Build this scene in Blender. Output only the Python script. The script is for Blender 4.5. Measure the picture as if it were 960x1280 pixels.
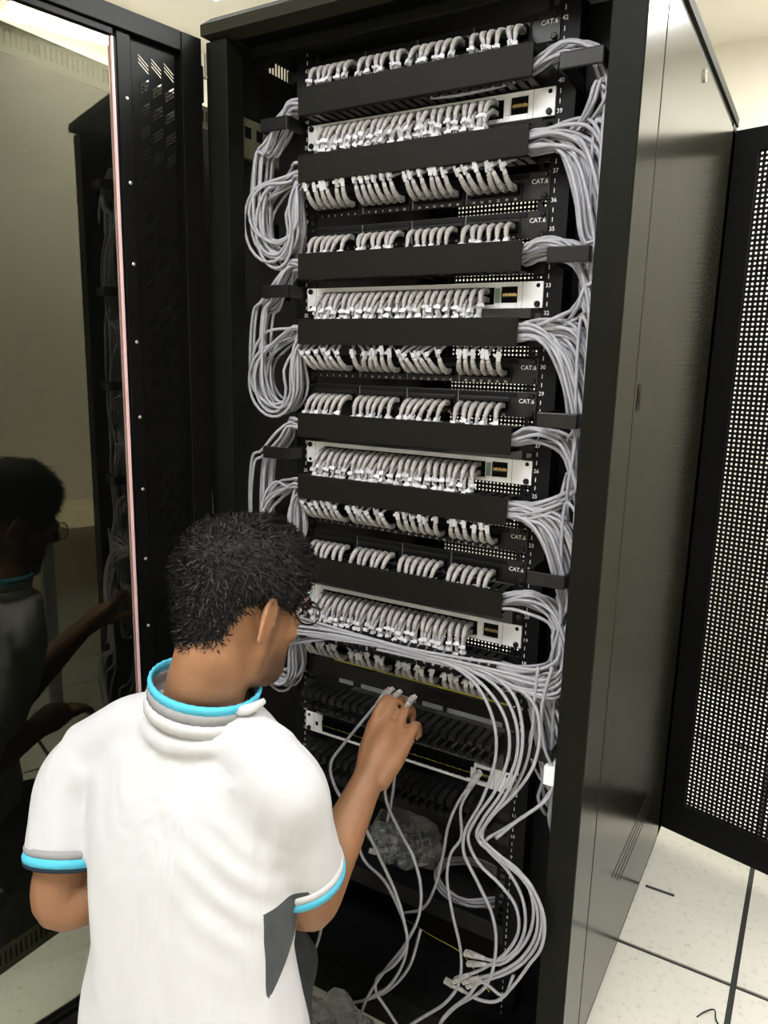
import bpy, math, random
from mathutils import Vector, Matrix, noise
random.seed(7)
for o in list(bpy.data.objects): bpy.data.objects.remove(o, do_unlink=True)
scene = bpy.context.scene
COL = scene.collection
# ------------------------------------------------------------------ camera
FPX = 935.12
CAM = Vector((0.67298, -1.24672, 1.34774))
CROT = (math.radians(78.5835), math.radians(-1.3710), math.radians(30.6128))
cd = bpy.data.cameras.new('camera'); cam = bpy.data.objects.new('camera', cd); COL.objects.link(cam)
cam.location = CAM; cam.rotation_euler = CROT
cd.sensor_fit = 'VERTICAL'; cd.sensor_height = 36.0; cd.lens = FPX*36.0/1280.0
cd.clip_start = 0.02
scene.camera = cam
# ------------------------------------------------------------------ world and exposure
w = bpy.data.worlds.new('world'); scene.world = w; w.use_nodes = True
w.node_tree.nodes['Background'].inputs[0].default_value = (1.0, 0.95, 0.85, 1)
w.node_tree.nodes['Background'].inputs[1].default_value = 0.05
vs = scene.view_settings
vs.view_transform = 'Standard'; vs.look = 'None'; vs.gamma = 1.0; vs.exposure = 0.0
vs.use_curve_mapping = False
LAMP = 32.5                       # brightness of the ceiling light panels
PANELS = [(0.30, -1.30), (1.02, 1.45), (1.16, .25), (-1.02, .62), (-.62, -1.55)]  # last three are unseen lamps, added to brighten door glass, left wall and floor

# ------------------------------------------------------------------ measuring helpers (positions read off the plan of the room)
_M = Matrix.Rotation(CROT[2], 3, 'Z') @ Matrix.Rotation(CROT[1], 3, 'Y') @ Matrix.Rotation(CROT[0], 3, 'X')
def _ray(u, v): return _M @ Vector(((u-480)/FPX, -(v-640)/FPX, -1))
def at(u, v, d): return CAM + _ray(u, v)*d
def ony(u, v, y):
    r = _ray(u, v); return CAM + r*((y-CAM.y)/r.y)
# ------------------------------------------------------------------ materials
MATS = {}
def mat(name, col, rough=.5, metal=0, spec=.5, noise_amt=0, noise_scale=30, bump=0, bump_scale=200, col2=None, trans=0, coat=0, emit=None, sub=0, alpha=1):
    if name in MATS: return MATS[name]
    m = bpy.data.materials.new(name); m.use_nodes = True
    nt = m.node_tree; b = nt.nodes['Principled BSDF']
    b.inputs['Base Color'].default_value = (*col, 1)
    b.inputs['Roughness'].default_value = rough; b.inputs['Metallic'].default_value = metal
    b.inputs['Specular IOR Level'].default_value = spec
    b.inputs['Transmission Weight'].default_value = trans
    b.inputs['Coat Weight'].default_value = coat
    b.inputs['Alpha'].default_value = alpha
    if sub:
        b.inputs['Subsurface Weight'].default_value = sub
        b.inputs['Subsurface Radius'].default_value = (.012, .005, .003); b.inputs['Subsurface Scale'].default_value = 1
    if emit:
        b.inputs['Emission Color'].default_value = (*emit[0], 1); b.inputs['Emission Strength'].default_value = emit[1]
    tc = nt.nodes.new('ShaderNodeTexCoord')
    if noise_amt or col2:
        n = nt.nodes.new('ShaderNodeTexNoise'); n.inputs['Scale'].default_value = noise_scale; n.inputs['Detail'].default_value = 5
        nt.links.new(tc.outputs['Object'], n.inputs['Vector'])
        r = nt.nodes.new('ShaderNodeValToRGB')
        c2 = col2 or tuple(min(1, c*(1+noise_amt)) for c in col)
        c1 = col if col2 else tuple(c*(1-noise_amt) for c in col)
        r.color_ramp.elements[0].position = .35; r.color_ramp.elements[1].position = .68
        r.color_ramp.elements[0].color = (*c1, 1); r.color_ramp.elements[1].color = (*c2, 1)
        nt.links.new(n.outputs['Fac'], r.inputs['Fac']); nt.links.new(r.outputs['Color'], b.inputs['Base Color'])
    if bump:
        n2 = nt.nodes.new('ShaderNodeTexNoise'); n2.inputs['Scale'].default_value = bump_scale; n2.inputs['Detail'].default_value = 3
        nt.links.new(tc.outputs['Object'], n2.inputs['Vector'])
        bp = nt.nodes.new('ShaderNodeBump'); bp.inputs['Strength'].default_value = bump; bp.inputs['Distance'].default_value = .002
        nt.links.new(n2.outputs['Fac'], bp.inputs['Height']); nt.links.new(bp.outputs['Normal'], b.inputs['Normal'])
    MATS[name] = m; return m
M_rack   = mat('black powder coat', (.006, .0063, .0042), .45, spec=.085, bump=.05, bump_scale=900, noise_amt=.12, noise_scale=6)
M_side   = mat('satin black side panel', (.013, .0125, .007), .20, spec=.27, bump=0, noise_amt=.15, noise_scale=5)
M_trim   = mat('olive black trim', (.020, .020, .012), .62, spec=.10)
M_door   = mat('gloss black door frame', (.0035, .0035, .0035), .28, spec=.11, bump=.01, bump_scale=600)
M_perf   = mat('matt black perforated steel', (.006, .006, .006), .55, spec=.1)
M_inner  = mat('dark inner steel', (.005, .005, .006), .5, spec=.12, noise_amt=.2, noise_scale=9)
M_cover  = mat('olive black duct cover', (.0085, .0085, .0065), .5, spec=.10, bump=.05, bump_scale=500)
M_plast  = mat('black plastic', (.007, .007, .007), .32, spec=.28)
M_hole   = mat('deep black socket', (.003, .003, .003), .7, spec=.1)
M_white  = mat('white painted switch front', (.88, .88, .91), .35, spec=.4, noise_amt=.03, noise_scale=20)
M_grey   = mat('galvanised grey', (.22, .23, .25), .45, metal=.3, noise_amt=.15, noise_scale=40)
M_cable  = mat('light grey cable jacket', (.335, .335, .37), .42, spec=.4, noise_amt=.06, noise_scale=14)
M_boot   = mat('cloudy clear boot', (.39, .37, .36), .35, spec=.5, noise_amt=.16, noise_scale=90, sub=0)
M_plug   = mat('clear plug plastic', (.38, .37, .36), .2, spec=.4, noise_amt=.3, noise_scale=160)
M_tag    = mat('white cable tag', (.58, .58, .61), .45)
M_gold   = mat('gold contact', (.62, .45, .18), .35, metal=.7)
M_brass  = mat('zinc screw', (.62, .60, .52), .3, metal=.8)
M_print  = mat('white print', (.80, .80, .80), .6)
M_green  = mat('green latch', (.16, .24, .17), .5)
M_yellow = mat('yellow strip', (.42, .40, .06), .6)
M_skin   = mat('skin', (.27, .130, .066), .48, spec=.35, noise_amt=.13, noise_scale=16, bump=.15, bump_scale=350, sub=.12)
M_nail   = mat('fingernail', (.42, .24, .17), .35)
M_stub   = mat('stubbled skin', (.13, .066, .040), .6, spec=.25, noise_amt=.35, noise_scale=220, bump=.3, bump_scale=600)
M_hair   = mat('black hair', (.0045, .004, .004), .5, spec=.2, noise_amt=.4, noise_scale=60)
M_eye    = mat('eye white', (.7, .68, .65), .2)
M_frame  = mat('dark glasses frame', (.03, .012, .010), .25)
M_lens   = mat('spectacle lens', (.9, .9, .9), .03, trans=1)
M_turq   = mat('turquoise rib knit', (.09, .47, .66), .85, spec=.1, bump=.3, bump_scale=500)
M_rib    = mat('grey rib knit', (.30, .30, .31), .9, spec=.1, bump=.4, bump_scale=500)
M_navy   = mat('dark navy rib knit', (.02, .03, .045), .9, spec=.1)
M_sidep  = mat('charcoal fabric', (.055, .06, .065), .9, spec=.1, bump=.3, bump_scale=500)
M_pants  = mat('charcoal trousers', (.045, .048, .052), .9, spec=.1, noise_amt=.25, noise_scale=30, bump=.3, bump_scale=400)
M_shoe   = mat('dark shoe', (.03, .028, .026), .6)
M_wall   = mat('cream painted wall', (.80, .762, .655), .75, spec=.2, noise_amt=.02, noise_scale=3, bump=.05, bump_scale=120)
M_ceil   = mat('off white ceiling', (.83, .80, .71), .85, spec=.1)
M_pinkg  = mat('pale pink glass edge', (.78, .50, .53), .3)
M_rubber = mat('black tile gasket', (.02, .021, .019), .7)
M_bag    = mat('clear crinkled plastic', (.75, .78, .8), .08, trans=.9, bump=.6, bump_scale=60, alpha=.75)
M_desk   = mat('pale wood desk', (.60, .50, .34), .5, noise_amt=.1, noise_scale=9)
M_lampf  = mat('white lamp frame', (.8, .8, .8), .5)
M_light  = mat('lit diffuser', (.9, .9, .9), .6, emit=((.975, .985, 1.0), LAMP))
M_band   = mat('olive band', (.045, .045, .028), .6, spec=.1)
M_olive  = mat('olive grey box', (.10, .105, .06), .5, noise_amt=.15, noise_scale=30)

def stubble(m):
    nt = m.node_tree; b = nt.nodes['Principled BSDF']; src = b.inputs['Base Color'].links[0].from_socket
    an = nt.nodes.new('ShaderNodeAttribute'); an.attribute_name = 'stubble'
    n = nt.nodes.new('ShaderNodeTexNoise'); n.inputs['Scale'].default_value = 420; n.inputs['Detail'].default_value = 3
    tc = nt.nodes.new('ShaderNodeTexCoord'); nt.links.new(tc.outputs['Object'], n.inputs['Vector'])
    mu = nt.nodes.new('ShaderNodeMath'); mu.operation = 'MULTIPLY'
    ad = nt.nodes.new('ShaderNodeMath'); ad.operation = 'MULTIPLY_ADD'; ad.inputs[1].default_value = 1.1; ad.inputs[2].default_value = .22
    nt.links.new(n.outputs['Fac'], ad.inputs[0]); nt.links.new(ad.outputs[0], mu.inputs[0]); nt.links.new(an.outputs['Fac'], mu.inputs[1])
    mx = nt.nodes.new('ShaderNodeMix'); mx.data_type = 'RGBA'; mx.inputs[7].default_value = (.035, .022, .016, 1)
    nt.links.new(mu.outputs[0], mx.inputs[0]); nt.links.new(src, mx.inputs[6]); nt.links.new(mx.outputs[2], b.inputs['Base Color'])
stubble(M_skin)
def shirt_material():
    m = bpy.data.materials.new('white pique shirt'); m.use_nodes = True; nt = m.node_tree; b = nt.nodes['Principled BSDF']
    b.inputs['Base Color'].default_value = (.84, .83, .825, 1); b.inputs['Roughness'].default_value = .9
    b.inputs['Specular IOR Level'].default_value = .15
    b.inputs['Sheen Weight'].default_value = .1
    tc = nt.nodes.new('ShaderNodeTexCoord')
    n1 = nt.nodes.new('ShaderNodeTexNoise'); n1.inputs['Scale'].default_value = 7; n1.inputs['Detail'].default_value = 2; n1.inputs['Distortion'].default_value = 1.2
    mp = nt.nodes.new('ShaderNodeMapping'); mp.inputs['Scale'].default_value = (1.5, 1.5, .55)
    nt.links.new(tc.outputs['Object'], mp.inputs['Vector']); nt.links.new(mp.outputs['Vector'], n1.inputs['Vector'])
    n2 = nt.nodes.new('ShaderNodeTexNoise'); n2.inputs['Scale'].default_value = 700
    nt.links.new(tc.outputs['Object'], n2.inputs['Vector'])
    b1 = nt.nodes.new('ShaderNodeBump'); b1.inputs['Strength'].default_value = .35; b1.inputs['Distance'].default_value = .03
    b2 = nt.nodes.new('ShaderNodeBump'); b2.inputs['Strength'].default_value = .12; b2.inputs['Distance'].default_value = .001
    nt.links.new(n1.outputs['Fac'], b1.inputs['Height']); nt.links.new(n2.outputs['Fac'], b2.inputs['Height'])
    nt.links.new(b1.outputs['Normal'], b2.inputs['Normal']); nt.links.new(b2.outputs['Normal'], b.inputs['Normal'])
    an = nt.nodes.new('ShaderNodeAttribute'); an.attribute_name = 'side_panel'
    gt = nt.nodes.new('ShaderNodeMath'); gt.operation = 'GREATER_THAN'; gt.inputs[1].default_value = .5
    mx = nt.nodes.new('ShaderNodeMix'); mx.data_type = 'RGBA'
    mx.inputs[6].default_value = (.53, .53, .55, 1); mx.inputs[7].default_value = (.055, .06, .065, 1)
    nt.links.new(an.outputs['Fac'], gt.inputs[0]); nt.links.new(gt.outputs[0], mx.inputs[0]); nt.links.new(mx.outputs[2], b.inputs['Base Color'])
    return m
M_shirt = shirt_material()

def tinted_glass():
    m = bpy.data.materials.new('dark tinted glass'); m.use_nodes = True; nt = m.node_tree
    for n in list(nt.nodes):
        if n.type == 'BSDF_PRINCIPLED': nt.nodes.remove(n)
    out = nt.nodes['Material Output']
    tr = nt.nodes.new('ShaderNodeBsdfTransparent'); tr.inputs[0].default_value = (.80, .81, .76, 1)
    gl = nt.nodes.new('ShaderNodeBsdfGlossy'); gl.inputs['Roughness'].default_value = .015; gl.inputs[0].default_value = (.88, .88, .68, 1)
    lw = nt.nodes.new('ShaderNodeFresnel'); lw.inputs["IOR"].default_value = 1.50
    ad = nt.nodes.new('ShaderNodeMath'); ad.operation = 'MULTIPLY_ADD'; ad.inputs[1].default_value = 1.6; ad.inputs[2].default_value = .015
    nt.links.new(lw.outputs[0], ad.inputs[0])
    ge = nt.nodes.new('ShaderNodeNewGeometry')          # the inner side of the thin pane does not reflect again
    iv = nt.nodes.new('ShaderNodeMath'); iv.operation = 'SUBTRACT'; iv.inputs[0].default_value = 1; nt.links.new(ge.outputs['Backfacing'], iv.inputs[1])
    ml = nt.nodes.new('ShaderNodeMath'); ml.operation = 'MULTIPLY'; nt.links.new(ad.outputs[0], ml.inputs[0]); nt.links.new(iv.outputs[0], ml.inputs[1])
    mx = nt.nodes.new('ShaderNodeMixShader')
    nt.links.new(ml.outputs[0], mx.inputs[0]); nt.links.new(tr.outputs[0], mx.inputs[1]); nt.links.new(gl.outputs[0], mx.inputs[2])
    nt.links.new(mx.outputs[0], out.inputs[0])
    return m
M_glass = tinted_glass()

def tile_material():
    m = mat('speckled floor tile', (.70, .68, .60), .38, spec=.4)
    nt = m.node_tree; b = nt.nodes['Principled BSDF']; tc = nt.nodes['Texture Coordinate'] if 'Texture Coordinate' in nt.nodes else nt.nodes.new('ShaderNodeTexCoord')
    n = nt.nodes.new('ShaderNodeTexNoise'); n.inputs['Scale'].default_value = 55; n.inputs['Detail'].default_value = 6; n.inputs['Roughness'].default_value = .75
    n2 = nt.nodes.new('ShaderNodeTexNoise'); n2.inputs['Scale'].default_value = 3.0
    oi = nt.nodes.new('ShaderNodeObjectInfo')
    vm = nt.nodes.new('ShaderNodeVectorMath'); vm.operation = 'ADD'
    nt.links.new(tc.outputs['Object'], vm.inputs[0]); nt.links.new(oi.outputs['Location'], vm.inputs[1])
    nt.links.new(vm.outputs[0], n.inputs['Vector']); nt.links.new(vm.outputs[0], n2.inputs['Vector'])
    r = nt.nodes.new('ShaderNodeValToRGB'); e = r.color_ramp.elements
    e[0].position = .30; e[0].color = (.50, .48, .41, 1); e[1].position = .46; e[1].color = (.72, .70, .62, 1)
    r2 = nt.nodes.new('ShaderNodeValToRGB'); r2.color_ramp.elements[0].color = (.86, .86, .86, 1); r2.color_ramp.elements[1].color = (1, 1, 1, 1)
    mx = nt.nodes.new('ShaderNodeMix'); mx.data_type = 'RGBA'; mx.blend_type = 'MULTIPLY'; mx.inputs[0].default_value = 1
    nt.links.new(n.outputs['Fac'], r.inputs[0]); nt.links.new(n2.outputs['Fac'], r2.inputs[0])
    nt.links.new(r.outputs[0], mx.inputs[6]); nt.links.new(r2.outputs[0], mx.inputs[7]); nt.links.new(mx.outputs[2], b.inputs['Base Color'])
    return m
M_tile = tile_material()

# ------------------------------------------------------------------ mesh helpers
class MB:
    def __init__(s): s.v = []; s.f = []
    def box(s, x0, x1, y0, y1, z0, z1):
        k = len(s.v)
        s.v += [(x0,y0,z0),(x1,y0,z0),(x1,y1,z0),(x0,y1,z0),(x0,y0,z1),(x1,y0,z1),(x1,y1,z1),(x0,y1,z1)]
        s.f += [tuple(k+i for i in q) for q in ((0,3,2,1),(4,5,6,7),(0,1,5,4),(1,2,6,5),(2,3,7,6),(3,0,4,7))]
        return s
    def prism(s, poly, axis, a, b):
        """poly: 2-D outline; axis 'x','y' or 'z' is the extrusion direction from a to b"""
        k = len(s.v); n = len(poly)
        def P(q, t): return {'x': (t, q[0], q[1]), 'y': (q[0], t, q[1]), 'z': (q[0], q[1], t)}[axis]
        s.v += [P(q, a) for q in poly] + [P(q, b) for q in poly]
        s.f += [tuple(k+i for i in range(n))[::-1], tuple(k+n+i for i in range(n))]
        s.f += [(k+i, k+(i+1)%n, k+n+(i+1)%n, k+n+i) for i in range(n)]
        return s
    def tube(s, pts, rad, seg=6, cap=True):
        pts = [Vector(q) for q in pts]; n = len(pts)
        if not hasattr(rad, '__len__'): rad = [rad]*n
        k = len(s.v); t0 = (pts[1]-pts[0]).normalized()
        nrm = t0.orthogonal().normalized()
        for i in range(n):
            t = (pts[min(i+1, n-1)]-pts[max(i-1, 0)])
            t = t.normalized() if t.length > 1e-9 else t0
            nrm = (nrm - t*nrm.dot(t)); nrm = nrm.normalized() if nrm.length > 1e-6 else t.orthogonal().normalized()
            bn = t.cross(nrm); t0 = t
            for j in range(seg):
                a = 2*math.pi*j/seg
                s.v.append(tuple(pts[i] + (nrm*math.cos(a)+bn*math.sin(a))*rad[i]))
        for i in range(n-1):
            for j in range(seg):
                a = k+i*seg+j; b = k+i*seg+(j+1)%seg
                s.f.append((a, b, b+seg, a+seg))
        if cap:
            s.f.append(tuple(k+j for j in range(seg))[::-1]); s.f.append(tuple(k+(n-1)*seg+j for j in range(seg)))
        return s
    def loft(s, rings, cap=True, flip=False):
        k = len(s.v); n = len(rings[0])
        for r in rings: s.v += [tuple(q) for q in r]
        for i in range(len(rings)-1):
            for j in range(n):
                a = k+i*n+j; b = k+i*n+(j+1)%n
                s.f.append((a, b, b+n, a+n))
        if cap: s.f.append(tuple(k+j for j in range(n))[::-1]); s.f.append(tuple(k+(len(rings)-1)*n+j for j in range(n)))
        return s
    def ell(s, c, ax, seg=14, rng=8):
        """ellipsoid with centre c and three axis vectors"""
        c = Vector(c); A, B, C = [Vector(q) for q in ax]; rings = []
        for i in range(1, rng):
            th = math.pi*i/rng
            rings.append([c - C*math.cos(th) + (A*math.cos(2*math.pi*j/seg)+B*math.sin(2*math.pi*j/seg))*math.sin(th) for j in range(seg)])
        return s.loft(rings)
    def mesh(s, name, smooth=False):
        me = bpy.data.meshes.new(name); me.from_pydata(s.v, [], s.f); me.update()
        if smooth: me.polygons.foreach_set('use_smooth', [True]*len(me.polygons))
        return me
    def build(s, name, m, parent=None, smooth=False, loc=None, bevel=0):
        return link(name, s.mesh(name, smooth), m, parent, loc, bevel)
def link(name, me, m, parent=None, loc=None, bevel=0, rot=None):
    if m is not None and not len(me.materials): me.materials.append(m)
    o = bpy.data.objects.new(name, me); COL.objects.link(o)
    if parent is not None: o.parent = parent
    if loc is not None: o.location = loc
    if rot is not None: o.rotation_euler = rot
    if bevel:
        b = o.modifiers.new('bevel', 'BEVEL'); b.width = bevel; b.segments = 2; b.limit_method = 'ANGLE'
    return o
def tag(o, label, cat=None, group=None, kind=None):
    o['label'] = label
    if cat: o['category'] = cat
    if group: o['group'] = group
    if kind: o['kind'] = kind
    return o
def empty(name, loc=(0,0,0), rz=0):
    o = bpy.data.objects.new(name, None); COL.objects.link(o); o.location = loc; o.rotation_euler = (0,0,rz)
    o.empty_display_size = .05
    return o
def struct(o, label=None, cat=None):
    o['kind'] = 'structure'
    if label: o['label'] = label
    if cat: o['category'] = cat
    return o
def catmull(pts, step=.012):
    pts = [Vector(q) for q in pts]
    P = [pts[0]*2-pts[1]] + pts + [pts[-1]*2-pts[-2]]
    out = []
    for i in range(1, len(P)-2):
        p0, p1, p2, p3 = P[i-1], P[i], P[i+1], P[i+2]
        # centripetal parametrisation keeps loops from kinking
        d = [max(1e-5, (b-a).length**.5) for a, b in ((p0,p1),(p1,p2),(p2,p3))]
        t0 = 0; t1 = d[0]; t2 = t1+d[1]; t3 = t2+d[2]
        n = max(2, int((p2-p1).length/step))
        for k in range(n):
            t = t1+(t2-t1)*k/n
            A1 = p0*((t1-t)/(t1-t0))+p1*((t-t0)/(t1-t0)); A2 = p1*((t2-t)/(t2-t1))+p2*((t-t1)/(t2-t1)); A3 = p2*((t3-t)/(t3-t2))+p3*((t-t2)/(t3-t2))
            B1 = A1*((t2-t)/(t2-t0))+A2*((t-t0)/(t2-t0)); B2 = A2*((t3-t)/(t3-t1))+A3*((t-t1)/(t3-t1))
            out.append(B1*((t2-t)/(t2-t1))+B2*((t-t1)/(t2-t1)))
    out.append(pts[-1]); return out
def text_mesh(s, size, ext=.0003, align='CENTER'):
    cu = bpy.data.curves.new('lettering', 'FONT'); cu.body = s; cu.size = size; cu.extrude = ext
    cu.align_x = align; cu.align_y = 'CENTER'; cu.resolution_u = 2
    o = bpy.data.objects.new('lettering', cu); COL.objects.link(o)
    me = bpy.data.meshes.new_from_object(o.evaluated_get(bpy.context.evaluated_depsgraph_get()))
    bpy.data.objects.remove(o, do_unlink=True)
    for v in me.vertices: v.co = (v.co.x, -v.co.z, v.co.y)       # stand it up, facing -y
    me.materials.clear(); me.materials.append(M_print)
    return me
def join_meshes(lst, name):
    V = []; F = []
    for me, off in lst:
        k = len(V); V += [tuple(v.co + Vector(off)) for v in me.vertices]; F += [tuple(k+i for i in p.vertices) for p in me.polygons]
    m = bpy.data.meshes.new(name); m.from_pydata(V, [], F); m.update(); return m

# ================================================================== the room
XL, XR, YB, YF, ZC = -1.7, 1.5, 2.1, -2.7, 2.56
f = MB().box(XL-.1, XR+.1, YF-.1, YB+.1, -.08, -.004).build('floor', M_rubber); struct(f, 'raised access floor with black joints between pale tiles', 'floor')
T = .6
tm = MB().box(-T/2+.0062, T/2-.0062, -T/2+.0062, T/2-.0062, -.004, 0).mesh('tile')
gx, gy = .645, .395
for i in range(-6, 3):
    for j in range(-6, 4):
        x0 = gx+(i-.5)*T; y0 = gy+(j-.5)*T
        cx0 = max(x0-T/2, XL); cx1 = min(x0+T/2, XR); cy0 = max(y0-T/2, YF); cy1 = min(y0+T/2, YB)
        if cx1-cx0 < .03 or cy1-cy0 < .03: continue
        if cx1-cx0 > T-.001 and cy1-cy0 > T-.001: link('tile', tm, M_tile, f, (x0, y0, 0))
        else:
            mx, my = (cx0+cx1)/2, (cy0+cy1)/2; hx, hy = (cx1-cx0)/2-.0062, (cy1-cy0)/2-.0062
            MB().box(-hx, hx, -hy, hy, -.004, 0).build('tile', M_tile, f, loc=(mx, my, 0))
struct(MB().box(XL-.1, XR+.1, YB, YB+.1, -.004, ZC).build('wall_back', M_wall), 'plain cream wall behind the black cabinet', 'wall')
struct(MB().box(XL-.1, XL, YF, YB, -.004, ZC).build('wall_left', M_wall), 'plain cream wall beyond the closed black cabinet', 'wall')
struct(MB().box(XR, XR+.1, YF, YB, -.004, ZC).build('wall_right', M_wall), 'cream wall mirrored in the tinted glass door', 'wall')
struct(MB().box(XL-.1, XR+.1, YF-.1, YF, -.004, ZC).build('wall_front', M_wall), 'plain cream wall behind the camera', 'wall')
struct(MB().box(XL-.1, XR+.1, YF-.1, YB+.1, ZC, ZC+.08).build('ceiling', M_ceil), 'off white ceiling over the cabinets', 'ceiling')
for (px, py), where in zip(PANELS, ('above the kneeling man', 'behind the black cabinet', 'added above the wooden desk to brighten the glass door', 'added over the neighbouring cabinet to brighten the left wall', 'added over the front left corner to brighten the floor')):
    e = tag(empty('ceiling_light', (px, py, ZC)), 'square white ceiling light panel ' + where, 'light', 'square ceiling light panels')
    fr = MB(); 
    for a in ((-.3,.3,-.3,-.28),(-.3,.3,.28,.3),(-.3,-.28,-.28,.28),(.28,.3,-.28,.28)): fr.box(*a, -.02, 0)
    fr.build('frame', M_lampf, e)
    MB().box(-.28, .28, -.28, .28, -.014, -.006).build('diffuser', M_light, e)
# small desk by the right wall (mirrored in the glass)
d = tag(empty('desk', (1.22, .35, 0)), 'pale wooden desk standing against the right wall', 'desk')
MB().box(-.27, .27, -.5, .5, .70, .73).build('desk_top', M_desk, d, bevel=.004)
for sx in (-.23, .23):
    for sy in (-.45, .45): MB().box(sx-.02, sx+.02, sy-.02, sy+.02, 0, .70).build('leg', M_grey, d)
MB().box(.22, .235, -.43, .43, .35, .69).build('back_panel', M_desk, d)

# ================================================================== the cabinet
U = .04445
ZL = .01                            # height of the label grid above the floor
YFR, YRE = -.107, .862              # front and rear of the cabinet
ZTOP = 1.955
def child(o, e):
    o.parent = e; o.matrix_parent_inverse = Matrix.Translation(-Vector(e.location)); return o
def onx(u, v, x):
    r = _ray(u, v); return CAM + r*((x-CAM.x)/r.x)
rack = tag(empty('server_cabinet', (0, .378, 0)), 'tall open black server cabinet full of grey patch cords', 'cabinet')
def roof_trim_mesh():
    mb = MB(); o = (.402, YFR-.012, YRE+.012)
    def rect(ins, z): return [(-o[0]+ins, o[1]+ins, z), (o[0]-ins, o[1]+ins, z), (o[0]-ins, o[2]-ins, z), (-o[0]+ins, o[2]-ins, z)]
    R_ = [rect(.034, 1.918), rect(0, 1.923), rect(0, 1.942), rect(.014, ZTOP), rect(.034, ZTOP), rect(.034, 1.918)]
    mb.loft(R_, cap=False); return mb.mesh('roof_trim')
TRIM = roof_trim_mesh()
TRIM.materials.append(M_trim)
SPROF = [(.402, 1.923), (.402, 1.942), (.388, ZTOP), (.368, ZTOP), (.368, 1.918)]
VY0, VY1 = .052, .140
tb_ = MB(); fprof = [(YFR-.012, 1.923), (YFR-.012, 1.942), (YFR+.002, ZTOP), (YFR+.022, ZTOP), (YFR+.022, 1.918)]
k_ = len(tb_.v)
def trim_piece(p0, p1, axis_, a0, a1, a2, a3, prof, sgn):
    """mitred bar: a0..a1 outer length, a2..a3 inner length"""
    k = len(tb_.v); n = len(prof)
    lo = min(q[0] for q in prof); hi = max(q[0] for q in prof)
    for e in (0, 1):
        for q in prof:
            t = abs(q[0]-p0)/abs(p1-p0); c = (a0+(a2-a0)*t) if e == 0 else (a1+(a3-a1)*t)
            tb_.v.append((c, q[0], q[1]) if axis_ == 'x' else (q[0]*sgn, c, q[1]))
    tb_.f.append(tuple(k+i for i in range(n))); tb_.f.append(tuple(k+n+i for i in range(n))[::-1])
    tb_.f += [(k+i, k+(i+1)%n, k+n+(i+1)%n, k+n+i) for i in range(n)]
yo, yi, ro, ri = YFR-.012, YFR+.022, YRE+.012, YRE-.022
trim_piece(yo, yi, 'x', -.402, .402, -.368, .368, fprof, 1)
rprof = [(ro, 1.923), (ro, 1.942), (ro-.014, ZTOP), (ri, ZTOP), (ri, 1.918)]
trim_piece(ro, ri, 'x', -.402, .402, -.368, .368, rprof, 1)
trim_piece(.402, .368, 'y', yo, ro, yi, ri, SPROF, 1)
trim_piece(.402, .368, 'y', yo, VY0, yi, VY0, SPROF, -1)
trim_piece(.402, .368, 'y', VY1, ro, VY1, ri, SPROF, -1)
tb_.box(-.400, -.368, VY0, VY1, 1.9455, ZTOP)
child(tb_.build('roof_trim', M_trim), rack)
vb = MB()
for i in range(9): vb.box(-.400, -.3988, VY0+.0098*i, VY0+.0098*i+.0034, 1.900, 1.9455)
for s in (-1, 1):
    q1, q2 = sorted((s*.384, s*.396))
    sr = MB()
    for ya, yb_ in (((YFR+.01, VY0), (VY1, YRE)) if s < 0 else ((YFR+.01, YRE),)): sr.box(q1, q2, ya, yb_, 1.900, 1.921)
    if s < 0: sr.box(q1, q2, VY0, VY1, 1.900, 1.9135)
    child(sr.build('top_side_rail', M_inner), rack)
child(vb.build('vent_bars', M_inner), rack)['kind'] = 'stuff'
rp = MB().box(-.362, .372, YFR+.02, YRE-.02, 1.932, 1.938).box(-.372, -.362, YFR+.02, .03, 1.932, 1.938).box(-.372, -.362, .15, YRE-.02, 1.932, 1.938)
child(rp.build('roof_panel', M_inner), rack)
child(MB().box(-.35, .35, -.05, -.02, 1.898, 1.918).build('top_crossbar', M_rack, bevel=.002), rack)
child(MB().box(-.392, .392, YFR+.006, YRE-.01, 0, .036).build('plinth', M_rack, bevel=.002), rack)
child(MB().box(-.39, .39, YFR+.03, YRE-.01, .045, .052).build('bottom_panel', M_inner), rack)
child(MB().box(-.35, .35, YFR, YFR+.04, .038, .085).build('bottom_crossbar', M_rack, bevel=.002), rack)
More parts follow.
